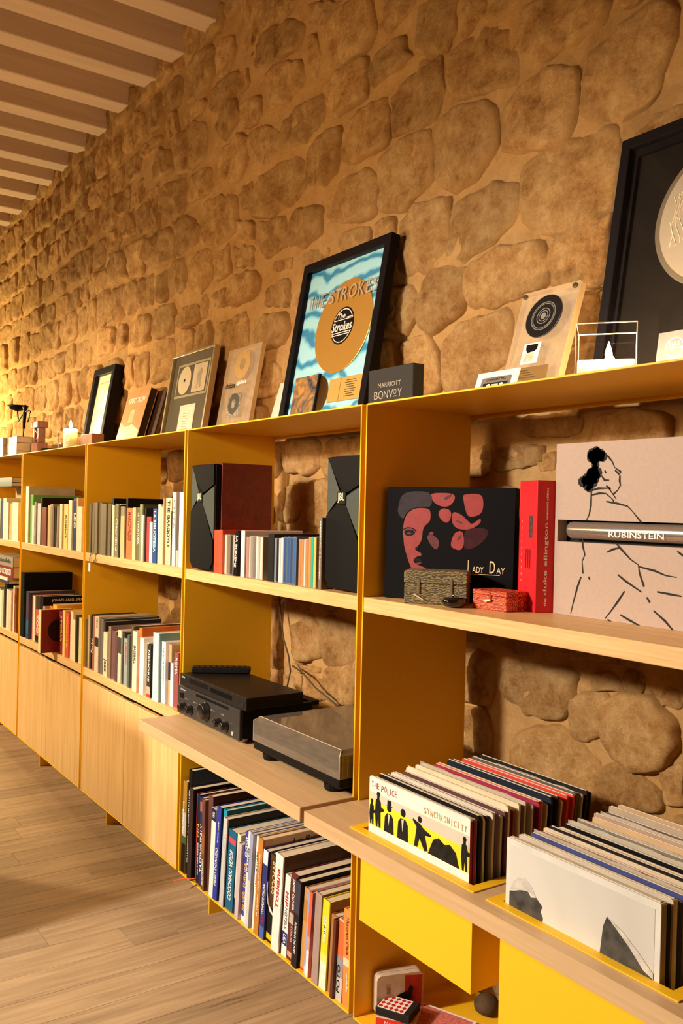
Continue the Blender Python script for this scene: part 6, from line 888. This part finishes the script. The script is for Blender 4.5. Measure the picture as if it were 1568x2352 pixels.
# leaning books and card
t = frame_root('book', 'orange and cream book lettered SPECTRUM leaning on the wall', 'book', -2.2900, 0.222, 0.28, 0.036)
W, H = 0.262, 0.274; MB().box(0, W, 0, 0.002, 0, H).box(0, W, 0.032, 0.034, 0, H).box(0, 0.002, 0.002, 0.032, 0, H).obj('cover', mat((206, 148, 82), 0.5, 0.14, scale=12, name='orange_cover'), t); MB().box(0.002, W - 0.003, 0.002, 0.032, 0.003, H - 0.003).obj('page_block', mat((60, 46, 36), 0.7, name='dark_pages'), t)
text('SPECTRUM', (W / 2, -0.0006, H - 0.052), W * 0.74, 0.026, WHITE, t, 'h', 'cover_lettering', bold=0.03)
MB().prism([(0.004, 0.004), (W - 0.004, 0.004), (W - 0.004, 0.07), (W * 0.6, 0.105), (W * 0.3, 0.095), (0.004, 0.12)], -0.0005, 0).obj('pale_print', mat((230, 212, 176), 0.5, 0.12, scale=20, name='cream_cover_print'), t); MB().box(0.09, 0.15, -0.0006, 0, 0.115, 0.175).obj('figure_print', mat((222, 190, 130), 0.5, 0.25, scale=50, name='ochre_figure_print'), t)
t = frame_root('book', 'dark brown book leaning right behind the orange SPECTRUM book', 'book', -2.2600, 0.268, 0.28, 0.026)
W, H = 0.305, 0.262; MB().box(0, W, 0, 0.002, 0, H).box(0, W, 0.020, 0.022, 0, H).box(0, 0.002, 0.002, 0.020, 0, H).obj('cover', mat((78, 52, 40), 0.5, 0.2, name='brown_cover'), t); MB().box(0.002, W - 0.003, 0.002, 0.020, 0.003, H - 0.003).obj('page_block', mat((120, 90, 66), 0.7, name='brown_pages'), t)
t = frame_root('card', 'plain pale card leaning behind the gold record frame', 'card', -0.9820, 0.290, 0.24, 0.004); MB().prism([(0, 0), (0.20, 0), (0.20, 0.185), (0.020, 0.185), (0, 0.02)], 0, 0.004).obj('card_sheet', mat((222, 196, 176), 0.6, 0.04, name='pinkish_card'), t)
# hotel box
t = thing('display_box', 'dark grey box with two lines of pale capitals between frames', 'box', (-0.1225, 0.100, ZT + 0.0003), (0, 0, 0))
MB().bbox(0, 0.180, 0, 0.034, 0, 0.102, 0.0012).obj('box', mat((54, 50, 46), 0.6, 0.1, scale=200, name='charcoal_card'), t); gi = mat((160, 148, 134), 0.5, bump=0, name='pale_grey_ink')
text('MARRIOTT', (0.088, -0.0006, 0.060), 0.092, 0.0115, gi, t, 'h', 'box_lettering')
for c_, x_, z_, w_, h_ in (('B', .034, .036, .0155, .020), ('O', .054, .036, .020, .021), ('N', .075, .036, .0165, .020), ('V', .095, .036, .0185, .020), ('O', .1115, .0395, .0125, .0125), ('Y', .130, .036, .0175, .020)): text(c_, (x_, -0.0006, z_), w_, h_, gi, t, 'h', 'box_lettering')
MB().box(0.105, 0.118, -0.0006, 0, 0.0275, 0.0295).obj('box_mark', gi, t)
# candles
FL = emit('candle_flame', (1.0, 0.72, 0.32), 60.0); WAX = mat((255, 244, 226), 0.5, 0.03, name='ivory_wax')
WAX.node_tree.nodes['Principled BSDF'].inputs['Subsurface Weight'].default_value = 1.0; WAX.node_tree.nodes['Principled BSDF'].inputs['Subsurface Radius'].default_value = (1.0, 0.9, 0.72); WAX.node_tree.nodes['Principled BSDF'].inputs['Subsurface Scale'].default_value = 0.05
def flame(par, c, h, energy):
    MB().lathe([(0.0008, 0), (h * 0.17, h * 0.18), (h * 0.20, h * 0.34), (h * 0.13, h * 0.62), (h * 0.05, h * 0.86), (0.0004, h)], c, 14).obj('flame', FL, par, True)
    MB().tube([(c[0], c[1], c[2] - 0.006), (c[0] + 0.0006, c[1], c[2] + h * 0.16)], 0.0008, 6).obj('wick', BLACK, par)
    l_ = lamp('candle_light', 'POINT', (0, 0, 0), energy, (1.0, 0.72, 0.40), 0.012); l_.parent = par; l_.location = (c[0], c[1], c[2] + h * 0.45)
t = thing('candle_holder', 'square clear glass holder with a lit low ivory candle', 'candle', (0.578, 0.070, ZT + 0.0003), (0, 0, math.radians(38))); S_ = 0.112
for (a, b_, c, d) in ((0, S_, 0, 0.004), (0, S_, S_ - 0.004, S_), (0, 0.004, 0.004, S_ - 0.004), (S_ - 0.004, S_, 0.004, S_ - 0.004)): MB().bbox(a, b_, c, d, 0, 0.108, 0.0008).obj('glass_wall', GLASS, t)
MB().bbox(0.004, S_ - 0.004, 0.004, S_ - 0.004, 0, 0.008, 0.001).obj('glass_base', GLASS, t)
MB().tube([(0.001, 0.001, 0.108), (S_ - 0.001, 0.001, 0.108), (S_ - 0.001, S_ - 0.001, 0.108), (0.001, S_ - 0.001, 0.108), (0.001, 0.001, 0.108)], 0.0011, 6).obj('glass_rim', mat((250, 226, 190), 0.1, 0.03, name='painted_glass_glint', coat=1.0), t)  # rim in opaque pale colour, a painted glint
for q in ((0.001, 0.001), (S_ - 0.001, 0.001), (0.001, S_ - 0.001), (S_ - 0.001, S_ - 0.001)): MB().tube([(q[0], q[1], 0.0), (q[0], q[1], 0.108)], 0.0011, 6).obj('edge_glint', mat((250, 226, 190), 0.1, 0.03, name='painted_glass_glint', coat=1.0), t)  # opaque pale tubes paint the bright glints along the glass corners
MB().bbox(0.0045, S_ - 0.0045, 0.0045, S_ - 0.0045, 0.0085, 0.040, 0.002).obj('wax', WAX, t)
flame(t, (0.060, 0.054, 0.046), 0.036, 11.0)
t = thing('pillar_candle', 'lit white pillar candle in a small round glass', 'candle', (-2.695, 0.150, ZT + 0.0003))
MB().lathe([(0.0, 0), (0.058, 0), (0.060, 0.003), (0.060, 0.098), (0.0575, 0.098), (0.0575, 0.006), (0.0, 0.006)], (0, 0, 0), 36).obj('glass_cup', GLASS, t, True)
MB().lathe([(0.0605, 0.096), (0.0605, 0.0985), (0.0570, 0.0985), (0.0570, 0.096)], (0, 0, 0), 36).obj('glass_rim', mat((250, 226, 190), 0.1, 0.03, name='painted_glass_glint', coat=1.0), t, True)  # pale colour paints the glint of the cup's rim
MB().lathe([(0.034, 0.006), (0.034, 0.112), (0.031, 0.116), (0.012, 0.115), (0.0, 0.113)], (0, 0, 0), 32).obj('pillar', WAX, t, True)
flame(t, (0, 0, 0.119), 0.042, 18.0)
t = tag(MB().bbox(-2.575, -2.425, 0.165, 0.225, ZT + 0.0003, ZT + 0.082, 0.002).obj('small_box', mat((150, 104, 80), 0.6, 0.1, name='rosy_card')), 'small rosy brown box below the deep black frame', 'box')
# far left group
t = thing('figurine', 'thin black wire figure carrying a bowl aloft on the far shelf', 'figurine', (-3.570, 0.150, ZT + 0.0003)); IRN = mat((20, 17, 15), 0.5, 0.1, name='black_iron')
MB().lathe([(0.030, 0), (0.030, 0.004), (0.006, 0.007)], (0, 0, 0), 20).obj('base', IRN, t)
MB().tube([(0, 0, 0.004), (0.004, 0, 0.12), (0.014, 0, 0.175)], 0.0036, 8).tube([(0.014, 0, 0.17), (0.020, 0, 0.21), (0.030, 0, 0.262), (0.034, 0, 0.272)], [0.006, 0.010, 0.012, 0.005], 8).obj('body', IRN, t, True)
MB().tube([(0.034, 0, 0.27), (0.040, 0, 0.292), (0.036, 0, 0.305)], [0.006, 0.016, 0.006], 8).obj('head', IRN, t, True)
MB().tube([(0.026, 0, 0.262), (-0.04, 0, 0.245), (-0.105, 0, 0.222), (-0.122, 0, 0.262), (-0.128, 0, 0.285)], 0.0042, 8).obj('arm', IRN, t, True); MB().tube([(0.036, 0, 0.266), (0.10, 0, 0.268), (0.150, 0, 0.262), (0.118, 0, 0.226), (0.095, 0, 0.206)], 0.0042, 8).obj('arm', IRN, t, True)
MB().lathe([(0.012, 0.0), (0.040, 0.010), (0.062, 0.030), (0.058, 0.032), (0.034, 0.020), (0.0, 0.016)], (-0.130, 0, 0.284), 24).tube([(-0.20, 0, 0.316), (-0.18, 0, 0.305), (-0.165, 0, 0.300)], [0.001, 0.004, 0.006], 8).obj('bowl', IRN, t, True)
flat_book('lowest mauve book of the far left stack', -3.73, -3.508, 0.10, 0.26, ZT + 0.0003, 0.040, (150, 120, 110), group='books stacked at the far left on top', cover=None)
flat_book('mauve book with a black brush mark, middle of far left stack', -3.73, -3.510, 0.10, 0.26, ZT + 0.0407, 0.046, (164, 132, 120), group='books stacked at the far left on top')
flat_book('brown-edged book topmost of the far left stack', -3.735, -3.508, 0.10, 0.26, ZT + 0.0871, 0.036, (136, 104, 88), group='books stacked at the far left on top')
flat_book('pale greenish book at the very left edge on top', -3.98, -3.745, 0.08, 0.25, ZT + 0.030, 0.050, (206, 200, 168), group='books stacked at the far left on top'); flat_book('white book lying lowest at the very left edge on top', -3.98, -3.745, 0.08, 0.25, ZT + 0.0003, 0.0292, (236, 226, 200), group='books stacked at the far left on top')
flat_book('silver-grey book upper at the left edge on top', -3.98, -3.740, 0.08, 0.25, ZT + 0.0806, 0.045, (190, 184, 164), group='books stacked at the far left on top')
t = thing('wooden_stand', 'rosy wooden hourglass-shaped stand beside the wire figure', 'stand', (-3.445, 0.205, ZT + 0.0003)); WD = wood((126, 76, 58), (160, 106, 82), (20, 20, 3), name='rosewood')
MB().bbox(-0.055, 0.075, -0.03, 0.03, 0, 0.085, 0.002).obj('base', WD, t); MB().bbox(-0.040, -0.022, -0.02, 0.02, 0.085, 0.17, 0.002).obj('post', WD, t); MB().bbox(0.042, 0.060, -0.02, 0.02, 0.085, 0.17, 0.002).obj('post', WD, t); MB().bbox(-0.055, 0.075, -0.03, 0.03, 0.17, 0.205, 0.002).obj('cap', WD, t); MB().lathe([(0.020, 0.086), (0.024, 0.10), (0.006, 0.128), (0.024, 0.155), (0.020, 0.169)], (0.010, 0, 0), 20).obj('glass_bulb', GLASS, t, True)
t = tag(MB().lathe([(0.030, 0), (0.042, 0.008), (0.046, 0.030), (0.036, 0.044), (0.020, 0.048)], (-3.25, 0.20, ZT + 0.0003), 24).obj('small_bowl', IRN, smooth=True), 'small dark bowl between wooden stand and pillar candle', 'bowl')
